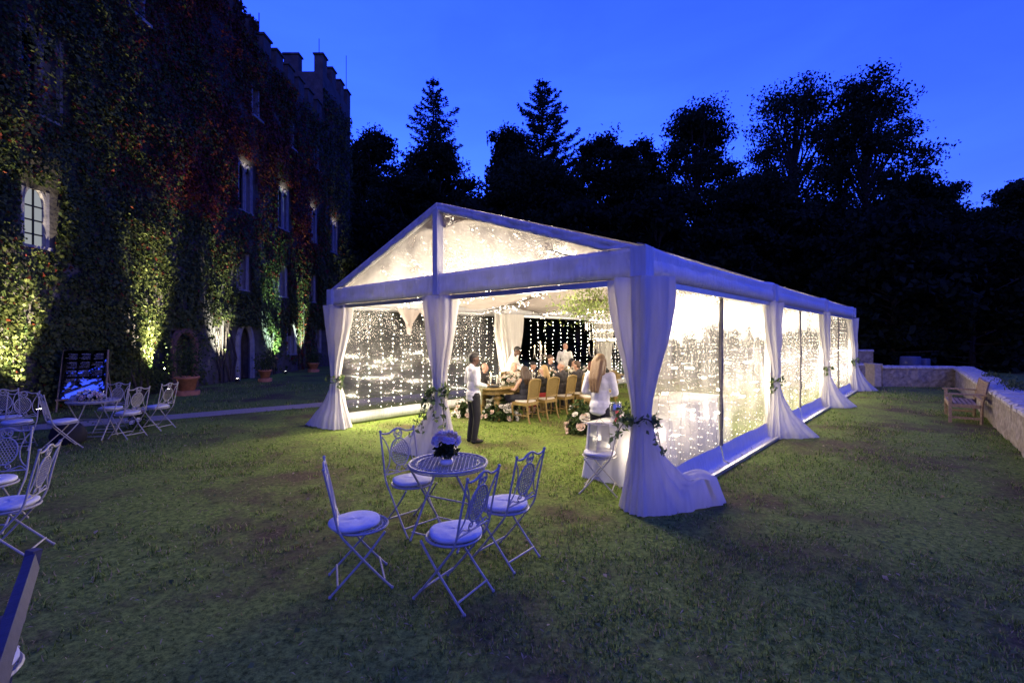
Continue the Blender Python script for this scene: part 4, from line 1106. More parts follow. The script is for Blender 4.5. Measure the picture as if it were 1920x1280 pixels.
BY = lambda z: -.165 - (z - .47) * .23           # slope of the back, y at height z
def make_garden_chair():
    t = thing('garden_chair', 'x', 'chair')
    for s in (-1, 1):
        x = .205 * s
        mb = MB(); mb.tube(arc([(x, BY(.96), .96), (x, BY(.70), .70), (x, BY(.49), .49), (x * .98, -.08, .36), (x * .98, .10, .14), (x * .98, .215, .012)], 5), .0088, 6); mb.ball((x, BY(.96), .965), .014, 6, 4); mb.ball((x * .98, .215, .012), .014, 6, 4); mb.build('side_frame', M['white_iron'], t)
        mb = MB(); x2 = .185 * s; mb.tube(arc([(x2, .165, .445), (x2, .02, .27), (x2, -.235, .012)], 5), .0088, 6); mb.ball((x2, -.235, .012), .014, 6, 4); mb.build('rear_leg', M['white_iron'], t)
    for y_, z_, xx in ((.16, .08, .2), (-.18, .08, .185)):
        mb = MB(); mb.tube([(-xx, y_, z_), (xx, y_, z_)], .008, 6); mb.build('stretcher', M['white_iron'], t)
    Bp = lambda x, z: (x, BY(z), z)
    mb = MB(); mb.tube(arc([Bp(-.205, .955), Bp(-.17, .935), Bp(-.10, .935), Bp(-.045, .962), Bp(0, .972), Bp(.045, .962), Bp(.10, .935), Bp(.17, .935), Bp(.205, .955)], 4), .009, 6); mb.build('top_rail', M['white_iron'], t)
    mb = MB()
    for s in (-1, 1):
        mb.tube([(p[0], BY(p[2]), p[2]) for p in spiral((.024 * s, 0, .915), .030, .006, 1.4, PI / 2, -s)], .0055, 4)
        mb.tube(arc([Bp(.205 * s, .925), Bp(.16 * s, .86), Bp(.128 * s, .76), Bp(.135 * s, .66), Bp(.165 * s, .60), Bp(.2 * s, .565)], 4), .006, 5)
        mb.tube([(p[0], BY(p[2]), p[2]) for p in spiral((.04 * s, 0, .578), .032, .006, 1.3, -PI / 2, s)], .0055, 4)
        mb.tube(arc([Bp(.2 * s, .535), Bp(.15 * s, .575), Bp(.10 * s, .56), Bp(.05 * s, .546)], 4), .0055, 4)
    mb.tube([Bp(.048 * math.cos(a), .918 + .048 * math.sin(a)) for a in np.linspace(0, 2 * PI, 17)[:-1]], .006, 4, closed=True)
    mb.tube([Bp(-.205, .535), Bp(.205, .535)], .0075, 5)
    mb.build('scrollwork', M['white_iron'], t)
    mb = MB(); ea, eb_ = .108, .135; zc = .735
    mb.tube([Bp(ea * math.cos(a), zc + eb_ * math.sin(a)) for a in np.linspace(0, 2 * PI, 29)[:-1]], .008, 5, closed=True)
    lattice(mb, lambda a, b: Bp(a, zc + b), .027, .0155, .0040, lambda a, b: (a / (ea - .012)) ** 2 + (b / (eb_ - .012)) ** 2 < 1)
    mb.build('back_panel', M['white_iron'], t)
    mb = MB(); mb.ring((0, 0, .452), .205, .010, 30, 5); mb.ring((0, 0, .452), .165, .006, 26, 4)
    lattice(mb, lambda a, b: (a, b, .452), .033, .018, .0042, lambda a, b: .15 ** 2 < a * a + b * b < .192 ** 2)
    for k in range(8):
        a = PI * k / 8; mb.tube([(-.165 * math.cos(a), -.165 * math.sin(a), .450), (.165 * math.cos(a), .165 * math.sin(a), .450)], .004, 4)
    mb.build('seat', M['white_iron'], t)
    mb = MB(); rows = []
    for r_, z_ in ((.02, .464), (.17, .463), (.188, .468), (.198, .482), (.196, .497), (.18, .504), (.12, .508), (.05, .508), (.004, .508)):
        rows.append([(r_ * math.cos(a) * (1 + .012 * math.sin(5 * a)), r_ * math.sin(a), z_ + .004 * math.sin(3 * a + r_ * 30)) for a in np.linspace(0, 2 * PI, 31)[:-1]])
    mb.grid(rows, closed=True); o = mb.build('cushion', M['cushion'], t, True)
    return t
CH = make_garden_chair(); ch_used = False
def garden_chair(x, y, dx, dy, label, group, cush=(0, 0), dz=0):
    global ch_used
    o = CH if not ch_used else copy_tree(CH); ch_used = True
    o.location = (x, y, 0); o.rotation_euler = (0, 0, face_rz(dx, dy)); tag(o, label, 'chair', group)
    for c_ in o.children:
        if c_.name.startswith('cushion'): c_.location = (cush[0], cush[1], 0); c_.rotation_euler = (0, 0, random.uniform(0, 6))
    return o
GA, GB_, GC_ = 'garden chairs around the round iron table', 'garden chairs by the seating chart mirror', 'garden chairs at the lawn edge'
garden_chair(-1.20, 3.78, .93, .36, 'iron garden chair seen edge on with its back turned from the castle path', GA, (-.0, -.05))
garden_chair(-1.02, 4.86, .72, -.69, 'iron garden chair facing out from behind the round table with the vase', GA)
garden_chair(-.06, 4.18, -.80, .60, 'iron garden chair beside the round table nearest the violet curtain', GA)
garden_chair(-.44, 3.58, -.86, .51, 'iron garden chair drawn up to the vase table on its open lawn side', GA, (.0, -.02))
garden_chair(-7.40, 9.15, -.95, .25, 'iron garden chair beside the flower bowl table, turned toward it', GB_)
garden_chair(-7.42, 9.95, -.95, .1, 'second chair turned toward the flower bowl table, closer to the path', GB_)
garden_chair(-7.78, 8.22, .55, .80, 'iron garden chair with dark bag beside it, back to the lawn', GB_)
garden_chair(-8.50, 8.15, .45, -.85, 'iron garden chair facing the lawn in front of the mirror', GB_)
garden_chair(-8.22, 9.72, .2, -.98, 'iron garden chair half hidden behind the flower bowl table', GB_)
garden_chair(-9.15, 8.6, .8, -.5, 'iron garden chair standing farthest from the bowl table', GB_)
garden_chair(-5.28, 4.80, .35, -.94, 'iron garden chair facing the lawn next to the warm lit chair', GC_)
garden_chair(-4.42, 4.17, -.91, -.42, 'iron garden chair with its lattice back lit warm from the marquee', GC_)
garden_chair(-2.42, 2.06, .8, .6, 'iron garden chair with pale cushion by the end of the wooden bench', GC_)
garden_chair(1.10, 5.98, -.9, .3, 'iron garden chair carrying the white box lantern beside the violet curtain', 'chair by the opening')

def make_table(label, x, y, r, h, rz, group=None, dense=True):
    t = thing('garden_table', label, 'table', (x, y, 0), rz, group)
    mb = MB(); mb.ring((0, 0, h), r, .013, 44, 6); mb.ring((0, 0, h), r * .80, .006, 36, 4); mb.ring((0, 0, h - .025), r * .985, .007, 40, 4)
    if dense:
        lattice(mb, lambda a, b: (a, b, h), .042, .024, .0048, lambda a, b: a * a + b * b < (r * .78) ** 2, 7)
        n = int(2 * PI * r * .9 / .05)
        for k in range(n):
            a = 2 * PI * k / n; mb.ring((r * .9 * math.cos(a), r * .9 * math.sin(a), h), r * .088, .005, 7, 3)
    else:
        lattice(mb, lambda a, b: (a, b, h), .075, .042, .007, lambda a, b: a * a + b * b < (r * .96) ** 2, 6)
    mb.build('table_top', M['white_iron'], t)
    for s in (-1, 1):
        for e in (-1, 1):
            mb = MB(); mb.tube([(.27 * s + .012 * e, .24 * e, h - .02), (.27 * s + .012 * e, -.25 * e, .012)], .011, 6); mb.ball((.27 * s + .012 * e, -.25 * e, .012), .015, 6, 4); mb.build('leg', M['white_iron'], t)
    for y_, z_ in ((.21, .07), (-.21, .07), (0, h / 2)):
        mb = MB(); mb.tube([(-.28, y_, z_), (.28, y_, z_)], .008, 6); mb.build('stretcher', M['white_iron'], t)
    return t
TBX, TBY = -.62, 4.62
make_table('round pierced iron table with a vase of lilac flowers', TBX, TBY, .375, .72, R(-28))
make_table('iron table with the bowl of pale flowers before the mirror', -8.0, 9.08, .40, .72, R(10), dense=False)

# ---------------------------------------------------------------- flowers
def rose_mesh(m_, seed):
    rnd = random.Random(seed); mb = MB()
    for ring_, (r, n, tilt, z) in enumerate(((.30, 4, .25, .30), (.55, 5, .55, .18), (.85, 6, .95, .02))):
        for k in range(n):
            a = 2 * PI * (k + .5 * ring_) / n + rnd.uniform(-.2, .2); P = []
            for i in range(3):
                row = []
                for j in range(3):
                    f = i / 2; g_ = (j - 1) * (.9 * PI / n); rr = r * (.35 + .65 * f * (.7 + .5 * tilt)) ; zz = z - .35 + (1 - tilt * .55) * f * .9 - .12 * abs(j - 1) * f
                    row.append((rr * math.cos(a + g_), rr * math.sin(a + g_), zz))
                P.append(row)
            mb.grid(P)
    mb.ball((0, 0, .05), (.3, .3, .42), 6, 4)
    return mb.mesh('rose', m_, True)
ROSES = [rose_mesh(M['rose'], 1), rose_mesh(M['rose'], 2), rose_mesh(M['rose_pink'], 3)]
LILAC = [rose_mesh(M['lilac'], 5), rose_mesh(M['lilac'], 6)]
def flowers(label, loc, rx, ry, h, nro, size, nleaf, leaf=.09, group=None, meshes=ROSES, name='flower_arrangement', z0=.02, seed=1, gtone=1.0, out=(0, -1)):
    rnd = random.Random(seed); rg = np.random.default_rng(seed)
    t = thing(name, label, 'flowers', loc, 0, group)
    u_ = rg.normal(size=(nleaf, 3)); u_ /= np.linalg.norm(u_, axis=1, keepdims=True); u_[:, 2] = np.abs(u_[:, 2]); u_ *= rg.uniform(.35, 1.05, (nleaf, 1))
    P = u_ * np.array([rx, ry, h]) + np.array([0, 0, z0]); a = rg.random(nleaf)[:, None]
    o = link('foliage', fast_mesh('foliage', leaf_polys(P, leaf * rg.uniform(.6, 1.4, nleaf), u_ * .8, .7, aspect=.5, rng=rg), 4, M['ivy'], (np.array([.018, .035, .014]) * (1 - a) + np.array([.07, .11, .035]) * a) * gtone), t); o['kind'] = 'stuff'
    for k in range(nro):
        for _ in range(20):
            d = Vector((rnd.gauss(0, 1), rnd.gauss(0, 1), abs(rnd.gauss(0, .9)) + .05)).normalized()
            if d.x * out[0] + d.y * out[1] > -.35: break
        s_ = size * rnd.uniform(.75, 1.2)
        q = link('rose', meshes[rnd.randrange(len(meshes))], t); q.location = (d.x * rx * .98, d.y * ry * .98, z0 + d.z * h * .98); q.scale = (s_,) * 3
        q.rotation_euler = Vector((d.x, d.y, d.z + .3)).to_track_quat('Z', 'Y').to_euler()
    return t
GF = 'floor arrangements of white roses'
flowers('mound of white roses and leaves at the near end of the dining table', G(938, 786), .46, .40, .52, 26, .075, 1100, .10, GF, seed=4)
flowers('smaller mound of white roses behind the waiter', G(872, 780), .30, .3, .42, 16, .07, 600, .09, GF, seed=5)
flowers('floor arrangement of large white roses beside the waitress', G(1090, 812), .30, .30, .68, 15, .085, 700, .10, GF, seed=6, out=(-.6, -.8))
# vase on the iron table
p = (TBX + .0, TBY - .12, .733)
t = thing('flower_vase', 'squat white ceramic vase on the pierced iron table', 'vase', p)
mb = MB(); mb.lathe([(.045, 0), (.062, .015), (.068, .035), (.060, .055), (.045, .062), (.04, .058), (.01, .05)], 18); mb.build('vase_body', mat('ceramic', (.75, .75, .78), .2, var=.04), t, True)
t = flowers('lilac and white hydrangea bouquet in the squat vase', (p[0], p[1], p[2] + .05), .12, .12, .12, 0, .05, 160, .07, None, LILAC, 'flower_bouquet', .05, 9, .5)
for k in range(44):
    rnd = random.Random(k); d = Vector((rnd.gauss(0, 1), rnd.gauss(0, 1), abs(rnd.gauss(0, 1)))).normalized()
    q = link('blossom', (LILAC + ROSES)[k % 5], t); q.location = (d.x * .125, d.y * .12, .16 + d.z * .10); q.scale = (.035,) * 3; q.rotation_euler = d.to_track_quat('Z', 'Y').to_euler()
mb = MB()
for k in range(9):
    a = k * .7; mb.tube([(.012 * math.cos(a), .012 * math.sin(a), -.03), (.05 * math.cos(a), .05 * math.sin(a), .14)], .004, 4)
mb.build('stems', mat('green_stem', (.05, .09, .03), .7), t)
flowers('low bowl of pale cream flowers on the table before the mirror', (-8.05, 9.02, .735), .30, .17, .16, 26, .055, 260, .06, None, name='flower_arrangement', seed=12)
flowers('white blossoms standing on the ground beside the two turned chairs', (-7.85, 10.0, 0), .22, .2, .5, 10, .06, 260, .08, None, seed=14)

# ---------------------------------------------------------------- mirror seating chart on an easel
mp_ = G(152, 770); t = thing('mirror_easel', 'wooden easel holding the tall mirror seating chart', 'easel', (mp_.x, mp_.y, 0), face_rz(.42, -.9), None)
tilt = R(13)
def lean(x, z, o_=0): return (x, -.0 - z * math.sin(tilt) * -1 * -1 + 0 - o_, z * math.cos(tilt))
def LZ(x, z, o_=0): return (x, -z * math.sin(tilt) + o_ * math.cos(tilt), z * math.cos(tilt) + o_ * math.sin(tilt))
for s in (-1, 1):
    mb = MB(); mb.tube([LZ(.50 * s, .0), LZ(.46 * s, 1.62)], .022, 6); mb.build('leg', M['wood'], t)
mb = MB(); mb.tube([LZ(.40, 1.5), (.42, -.95, 0)], .016, 6); mb.build('rear_leg', M['wood'], t)
mb = MB(); mb.tube([LZ(-.40, 1.5), (-.42, -.95, 0)], .016, 6); mb.build('rear_leg', M['wood'], t)
mb = MB(); mb.box(LZ(0, .30, .03), (1.04, .06, .04), rx=tilt); mb.build('ledge', M['wood'], t)
t2 = thing('mirror', 'tall mirror with handwritten white seating lists, reflecting blue sky', 'mirror', (mp_.x, mp_.y, 0), face_rz(.42, -.9))
M['mirror'] = mat('mirror_glass', (.78, .78, .80), .02, metal=1.0, var=.02)
P4 = [LZ(-.45, .33, .045), LZ(.45, .33, .045), LZ(.45, 1.60, .045), LZ(-.45, 1.60, .045)]
P5 = [LZ(-.45, .33, .025), LZ(.45, .33, .025), LZ(.45, 1.60, .025), LZ(-.45, 1.60, .025)]
mb = MB(); mb.add(P4 + P5, [(0, 1, 2, 3), (7, 6, 5, 4), (0, 4, 5, 1), (1, 5, 6, 2), (2, 6, 7, 3), (3, 7, 4, 0)]); mb.build('glass', M['mirror'], t2)
mb = MB(); rnd = random.Random(3)
for c_ in range(3):
    for rw in range(36):
        x = -.38 + c_ * .27; z = 1.52 - rw * .032 - (.02 if rw % 7 == 0 else 0)
        if rw % 7 == 6: continue
        e = x + rnd.uniform(.12, .22)
        while x < e:
            l_ = rnd.uniform(.008, .03); hh = rnd.uniform(.005, .010); mb.add([LZ(x, z, .047), LZ(x + l_, z, .047), LZ(x + l_, z + hh, .047), LZ(x, z + hh, .047)], [(0, 1, 2, 3)]); x += l_ + .008
o = mb.build('handwriting', mat('white_ink', (.34, .32, .40), .6, var=.1), t2); o['kind'] = 'stuff'
# dark bag
t = thing('bag', 'dark soft bag left on the grass beside the iron chair', 'bag', G(128, 832), .3); mb = MB(); rows = []
for r_, z_ in ((.18, 0), (.24, .04), (.27, .16), (.25, .28), (.18, .36), (.06, .39), (.01, .39)):
    rows.append([(r_ * math.cos(a) * (1 + .06 * math.sin(4 * a + z_ * 9)), r_ * .7 * math.sin(a) * (1 + .05 * math.sin(3 * a)), z_) for a in np.linspace(0, 2 * PI, 25)[:-1]])
mb.grid(rows, closed=True); mb.build('bag_body', mat('dark_fabric', (.012, .011, .018), .8), t, True)
mb = MB(); mb.tube(arc([(-.1, 0, .36), (-.08, 0, .48), (.08, 0, .48), (.1, 0, .36)], 5), .012, 6); mb.build('handle', mat('dark_leather', (.02, .018, .02), .5), t)

# ---------------------------------------------------------------- wooden benches
def bench(label, loc, rz, L, wood, scale=1.0, group=None):
    """seat faces local +Y, length along x"""
    t = thing('garden_bench', label, 'bench', loc, rz, group, scale)
    for s in (-1, 1):
        x = s * (L / 2 - .035)
        mb = MB(); mb.box((x, .26, .315), (.06, .06, .63)); mb.build('leg', wood, t)
        mb = MB(); mb.tube([(x, -.25, 0), (x, -.26, .45), (x, -.36, .95)], .03, 4); mb.build('leg', wood, t)
        mb = MB(); mb.box((x, -.0, .648), (.075, .66, .035)); mb.build('armrest', wood, t)
        mb = MB(); mb.box((x, .0, .385), (.05, .46, .07)); mb.build('side_rail', wood, t)
        mb = MB(); mb.box((x, .0, .12), (.04, .46, .05)); mb.build('stretcher', wood, t)
    for k in range(6):
        mb = MB(); mb.box((0, .25 - k * .083, .432 - .004 * k), (L - .06, .062, .022)); mb.build('seat_slat', wood, t)
    for z_ in (.50, .90):
        mb = MB(); mb.box((0, -.265 - (z_ - .45) * .2, z_), (L - .12, .035, .075), rx=-.19); mb.build('back_rail', wood, t)
    n = int(L / .105)
    for k in range(n):
        x = -L / 2 + .1 + (L - .2) * k / (n - 1); mb = MB(); mb.box((x, -.268 - .25 * .2, .70), (.052, .018, .335), rx=-.19 * -1); mb.build('back_slat', wood, t)
    mb = MB(); mb.box((0, .27, .385), (L - .13, .03, .07)); mb.build('front_rail', wood, t)
    return t
bw = math.atan2(14.75, 12.2)
p = (Vector((10.15, 10.35, 0)) + Vector((11.25, 11.6, 0))) / 2
bench('weathered teak garden bench standing against the stone parapet', (10.60, 11.16, 0), bw + 0.0, 1.5, M['wood'])
bench('grey painted wooden bench at the dark edge of the lawn', (-2.05, 1.45, 0), math.atan2(.76, -.65), 1.5, M['wood_grey'])

# ================================================================== INSIDE THE MARQUEE
def make_dining_chair():
    t = thing('dining_chair', 'x', 'chair')
    for s in (-1, 1):
        mb = MB(); mb.tube(arc([(.20 * s, .20, .43), (.215 * s, .215, .33), (.20 * s, .205, .16), (.205 * s, .225, .0)], 4), [.026, .026, .027, .028, .027, .025, .023, .021, .019, .018, .017, .017, .018], 6); mb.build('front_leg', M['gold'], t)
        mb = MB(); mb.tube(arc([(.185 * s, -.20, .46), (.185 * s, -.205, .30), (.19 * s, -.235, .12), (.20 * s, -.28, 0)], 4), .021, 6); mb.build('rear_leg', M['gold'], t)
    mb = MB(); mb.box((0, 0, .425), (.44, .42, .07)); mb.build('seat_frame', M['gold'], t)
    mb = MB()
    rows = []
    for q, z_ in ((.98, .461), (1.0, .475), (.96, .495), (.6, .508), (.02, .51)):
        rows.append([(.205 * q * math.cos(a) / max(abs(math.cos(a)), abs(math.sin(a))) ** .8, .195 * q * math.sin(a) / max(abs(math.cos(a)), abs(math.sin(a))) ** .8, z_) for a in np.linspace(0, 2 * PI, 29)[:-1]])
    mb.grid(rows, closed=True); mb.build('seat_cushion', M['seat_pad'], t, True)
    by = lambda z: -.205 - (z - .46) * .16
    out = [(-.185, .47), (-.195, .70), (-.205, .88), (-.19, .945), (-.14, .965), (0, .985), (.14, .965), (.19, .945), (.205, .88), (.195, .70), (.185, .47)]
    mb = MB(); mb.tube(arc([(x, by(z), z) for x, z in out], 3), .019, 6); mb.tube(arc([(-.185, by(.56), .56), (0, by(.55), .545), (.185, by(.56), .56)], 3), .017, 6); mb.build('back_frame', M['gold'], t)
    mb = MB(); P = []
    for z in np.linspace(.565, .96, 7):
        hw = .185 if z < .7 else .192; hw = hw if z < .93 else .15
        P.append([(x, by(z) + .006, z) for x in np.linspace(-hw, hw, 7)])
    mb.grid(P); mb.build('cane_panel', M['cane'], t)
    mb = MB(); mb.tube([(-.19, -.02, .16), (.19, -.02, .16)], .011, 5); mb.tube([(-.19, .2, .17), (-.19, -.22, .16)], .011, 5); mb.tube([(.19, .2, .17), (.19, -.22, .16)], .011, 5); mb.build('stretcher', M['gold'], t)
    return t
DC = make_dining_chair(); dc_used = False
def dining_chair(p, rz, label, group='gilt cane chairs at the dining table'):
    global dc_used
    o = DC if not dc_used else copy_tree(DC); dc_used = True
    o.location = (p[0], p[1], 0); o.rotation_euler = (0, 0, rz); return tag(o, label, 'chair', group)
# tent coordinates of the long table: x is measured leftwards from the right wall
AX0, AX1, BY0, BY1 = -5.82, -4.86, 2.5, 8.6
AXC = (AX0 + AX1) / 2
t = thing('dining_table', 'long limed wood dining table with rounded end and turned legs', 'table', T(AXC, (BY0 + BY1) / 2), TRZ)
Lh = (BY1 - BY0) / 2; hw = (AX1 - AX0) / 2
def stadium(r, L, z, n=14): return [(r * math.cos(a), L + r * .8 * math.sin(a), z) for a in np.linspace(0, PI, n)] + [(r * math.cos(a), -L + r * .8 * math.sin(a), z) for a in np.linspace(PI, 2 * PI, n)]
Ls = Lh - hw * .8
mb = MB(); mb.grid([stadium(.02, .02 + Ls * .98, .722), stadium(hw - .05, Ls, .722), stadium(hw - .01, Ls, .730), stadium(hw, Ls, .745), stadium(hw - .008, Ls, .762), stadium(.02, Ls, .765)], closed=True); mb.build('table_top', M['gold'], t)
mb = MB(); mb.grid([stadium(hw - .10, Ls, .62), stadium(hw - .10, Ls, .722)], closed=True); mb.build('apron', M['gold'], t)
for s in (-1, 1):
    for yy in (-Lh + .42, -Lh / 3, Lh / 3, Lh - .42):
        mb = MB(); mb.lathe([(.075, 0), (.085, .05), (.05, .09), (.045, .14), (.06, .30), (.085, .42), (.05, .47), (.095, .50), (.10, .54), (.06, .57), (.07, .63)], 12, (s * .24 if abs(yy) > 2 else s * .24, yy, 0)); mb.build('turned_leg', M['gold'], t, True)
# runner over the near end
mb = MB(); P = []
for i, (yy, zz) in enumerate([(Lh * .8, .772), (0, .772), (-Lh * .6, .772), (-Lh + .12, .772), (-Lh - .012, .766), (-Lh - .03, .70), (-Lh - .035, .55), (-Lh - .04, .42)]):
    P.append([(-.20 + .40 * j / 12, yy + (.012 * math.sin(j * 2.1) if i > 4 else 0), zz) for j in range(13)])
mb.grid(P); o = mb.build('table_runner', M['green_gauze']); o.location = T(AXC, (BY0 + BY1) / 2); o.rotation_euler = (0, 0, TRZ); tag(o, 'sage green gauze runner hanging over the near table end', 'table runner')

def on_table(dx, y): return T(AXC + dx, y, .777)
# candelabra
def candelabra(label, loc, h):
    t = thing('candelabra', label, 'candelabra', loc, TRZ, 'crystal candelabra on the dining table')
    mb = MB(); mb.lathe([(.10, 0), (.10, .015), (.05, .03), (.025, .06)], 14); mb.build('base', M['crystal'], t, True)
    mb = MB(); z = .06
    while z < h * .62: mb.ball((0, 0, z + .03), (.028, .028, .034), 8, 6); z += .06
    mb.build('stem', M['crystal'], t, True)
    ends = [(0, 0, h * .80)] + [(.16 * math.cos(a), .16 * math.sin(a), h * .70) for a in (0, 2.09, 4.19)]
    for e in ends[1:]:
        mb = MB(); mb.tube(arc([(0, 0, h * .60), (e[0] * .5, e[1] * .5, h * .56), e], 5), .010, 6); mb.build('arm', M['crystal'], t, True)
    mb = MB(); mb.tube([(0, 0, h * .6), ends[0]], .011, 6); mb.build('arm', M['crystal'], t, True)
    dr = MB()
    for e in ends:
        mb = MB(); mb.lathe([(.012, 0), (.035, .012), (.038, .02), (.014, .022), (.014, .04)], 10, e); mb.build('cup', M['crystal'], t, True)
        mb = MB(); mb.lathe([(.011, .02), (.011, .20), (.004, .203)], 8, e); c_ = mb.build('candle', M['candle'], t)
        mb = MB(); mb.lathe([(.002, .204), (.009, .216), (.007, .232), (.001, .252)], 7, e); mb.build('flame', M['flame'], c_)
        for k in range(8):
            for j in range(3): dr.octa((e[0] + .036 * math.cos(k * .785), e[1] + .036 * math.sin(k * .785), e[2] - .01 - j * .028), .007, .014)
    o = dr.build('crystal_drops', M['crystal'], t); o['kind'] = 'stuff'
candelabra('tall crystal candelabra with lit candles among the first guests', on_table(.02, 4.75), .98)
candelabra('tall crystal candelabra with lit candles further down the table', on_table(.02, 7.3), .98)
# arched black lantern
t = thing('arched_lantern', 'black arched metal lantern near the table end', 'lantern', on_table(-.18, 3.35), TRZ); mb = MB()
for yy in (-.06, .06): mb.tube(arc([(-.07, yy, 0), (-.07, yy, .26), (-.05, yy, .34), (0, yy, .37), (.05, yy, .34), (.07, yy, .26), (.07, yy, 0)], 4), .008, 5)
mb.box((0, 0, .008), (.16, .14, .014)); mb.build('frame', M['iron'], t)
mb = MB(); mb.lathe([(.03, .015), (.03, .17), (.005, .175)], 10); c_ = mb.build('candle', M['candle'], t); mb = MB(); mb.lathe([(.002, .176), (.010, .19), (.001, .225)], 7); mb.build('flame', M['flame'], c_)
# candlesticks and glasses
for k, (dx, y, h) in enumerate(((-.02, 2.95, .30), (-.10, 3.05, .24), (.10, 3.15, .27), (.12, 4.3, .28), (-.15, 5.4, .26), (.1, 5.9, .28), (-.1, 6.6, .26))):
    t = thing('candlestick', 'slim taper candle in a glass holder on the dining table', 'candle', on_table(dx, y), 0, 'taper candles on the dining table')
    mb = MB(); mb.lathe([(.035, 0), (.035, .01), (.012, .02), (.012, .07), (.018, .09)], 10); mb.build('holder', M['crystal'], t, True)
    mb = MB(); mb.lathe([(.010, .07), (.009, h), (.003, h + .003)], 8); c_ = mb.build('candle', M['candle'], t)
    mb = MB(); mb.lathe([(.002, h + .004), (.008, h + .014), (.001, h + .045)], 7); mb.build('flame', M['flame'], c_)
gm = MB(); gm.lathe([(.034, 0), (.034, .004), (.005, .008), (.005, .085), (.030, .11), (.038, .15), (.032, .20), (.030, .20), (.035, .15), (.004, .09)], 10); gm = gm.mesh('wine_glass', M['glass'], True)
k = 0
for y in np.arange(2.85, 8.2, .34):
    for dx in (-.30, .30):
        if random.random() < .85:
            o = link('wine_glass', gm); o.location = on_table(dx + random.uniform(-.05, .05), y + random.uniform(-.08, .08)); tag(o, 'clear stemmed wine glass on the dining table', 'glass', 'wine glasses on the dining table')
for k, y in enumerate((3.55, 4.15, 5.2, 6.1, 6.9, 7.9)):
    flowers('low centrepiece of white roses along the dining table', on_table(random.uniform(-.06, .06), y), .26, .26, .26, 20, .052, 300, .06, 'rose centrepieces on the dining table', seed=60 + k)
t = thing('clutch_bag', 'small black clutch bag lying on the table near its rounded end', 'bag', on_table(.22, 2.82), TRZ + .3); mb = MB(); rows = []
for q, z in ((.9, 0), (1, .015), (1, .03), (.85, .045), (.05, .048)): rows.append([(.13 * q * math.cos(a), .065 * q * math.sin(a), z) for a in np.linspace(0, 2 * PI, 17)[:-1]])
mb.grid(rows, closed=True); mb.build('bag_body', mat('black_satin', (.012, .012, .014), .35), t, True); mb = MB(); mb.tube([(-.1, .0, .05), (.1, 0, .05)], .006, 5); mb.build('clasp', M['chrome'], t)

# serving table, bar, jar, lantern
def draped(label, x0, x1, y0, y1, h, seed, cat='table'):
    rnd = random.Random(seed); cx, cy_ = (x0 + x1) / 2, (y0 + y1) / 2; a_, b_ = abs(x1 - x0) / 2, abs(y1 - y0) / 2; n = 96; rows = []
    t = thing('draped_table', label, cat, T(cx, cy_), TRZ)
    def rect(a, q, w_):
        c_, s_ = math.cos(a), math.sin(a); k = 1 / max(abs(c_) / a_, abs(s_) / b_); return (c_ * k + math.copysign(q, c_) * min(1, abs(c_) * 3), s_ * k + math.copysign(q, s_) * min(1, abs(s_) * 3))
    an = [2 * PI * (i + .5) / n for i in range(n)]
    for z, q in ((.012, .06), (h * .3, .035), (h * .7, .012), (h - .03, .003), (h, -.004), (h + .003, -.05)):
        row = []
        for i, a in enumerate(an):
            x, y = rect(a, q + .025 * math.sin(i * 1.15 + seed) * (1 - z / h), 0); row.append((x, y, z))
        rows.append(row)
    rows.append([(r[0] * .02, r[1] * .02, h + .003) for r in rows[-1]])
    mb = MB(); mb.grid(rows, closed=True); mb.build('cloth', M['linen'], t, True)
    for sx in (-1, 1):
        for sy in (-1, 1): q = MB(); q.tube([(sx * (a_ - .08), sy * (b_ - .08), 0), (sx * (a_ - .08), sy * (b_ - .08), h - .02)], .02, 6); q.build('leg', M['alu'], t)
draped('white linen covered serving table at the opening beside the violet curtain', -1.12, -.40, .62, 1.75, .75, 3)
draped('white draped bar counter seen through the clear side wall', -1.05, -.38, 2.15, 3.55, .93, 5, 'counter')
p = T(-.86, .95, .757); t = thing('glass_jar', 'clear glass drinks jar on the white serving table', 'jar', p)
mb = MB(); mb.lathe([(.085, 0), (.09, .01), (.09, .22), (.075, .25), (.078, .27), (.072, .27), (.07, .25), (.082, .22), (.082, .02), (.01, .015)], 16); mb.build('jar_body', M['glass'], t, True)
q = fast_mesh('leaf_filling', leaf_polys(np.random.default_rng(3).normal(size=(60, 3)) * np.array([.03, .03, .05]) + np.array([0, 0, .12]), .05), 4, M['ivy'], np.full((60, 3), .05)); o = link('leaf_filling', q, t); o['kind'] = 'stuff'
flowers('pink rosebuds and leaves behind the glass jar', T(-.62, .80, .757), .17, .15, .28, 7, .032, 160, .07, None, [rose_mesh(mat('red_petals', (.55, .10, .12), .7), 8), ROSES[2]], seed=33)
p = Vector((1.10, 5.98, .517)); t = thing('box_lantern', 'white metal box lantern standing on the iron chair seat', 'lantern', p, .5)
mb = MB()
for sx in (-1, 1):
    for sy in (-1, 1): mb.tube([(.11 * sx, .09 * sy, 0), (.09 * sx, .075 * sy, .33)], .006, 4)
for z, k in ((.006, 1), (.325, .84)):
    mb.tube([(.11 * k, .09 * k, z), (-.11 * k, .09 * k, z), (-.11 * k, -.09 * k, z), (.11 * k, -.09 * k, z)], .006, 4, closed=True)
mb.tube([(-.085, 0, .33), (0, 0, .40), (.085, 0, .33)], .004, 4); mb.build('frame', M['white_iron'], t)
mb = MB(); k0, k1 = .97, .82
for (ax_, ay_), (bx_, by_) in (((1, 1), (-1, 1)), ((-1, 1), (-1, -1)), ((-1, -1), (1, -1)), ((1, -1), (1, 1))):
    mb.add([(.108 * ax_, .088 * ay_, .01), (.108 * bx_, .088 * by_, .01), (.089 * bx_, .074 * by_, .32), (.089 * ax_, .074 * ay_, .32)], [(0, 1, 2, 3)])
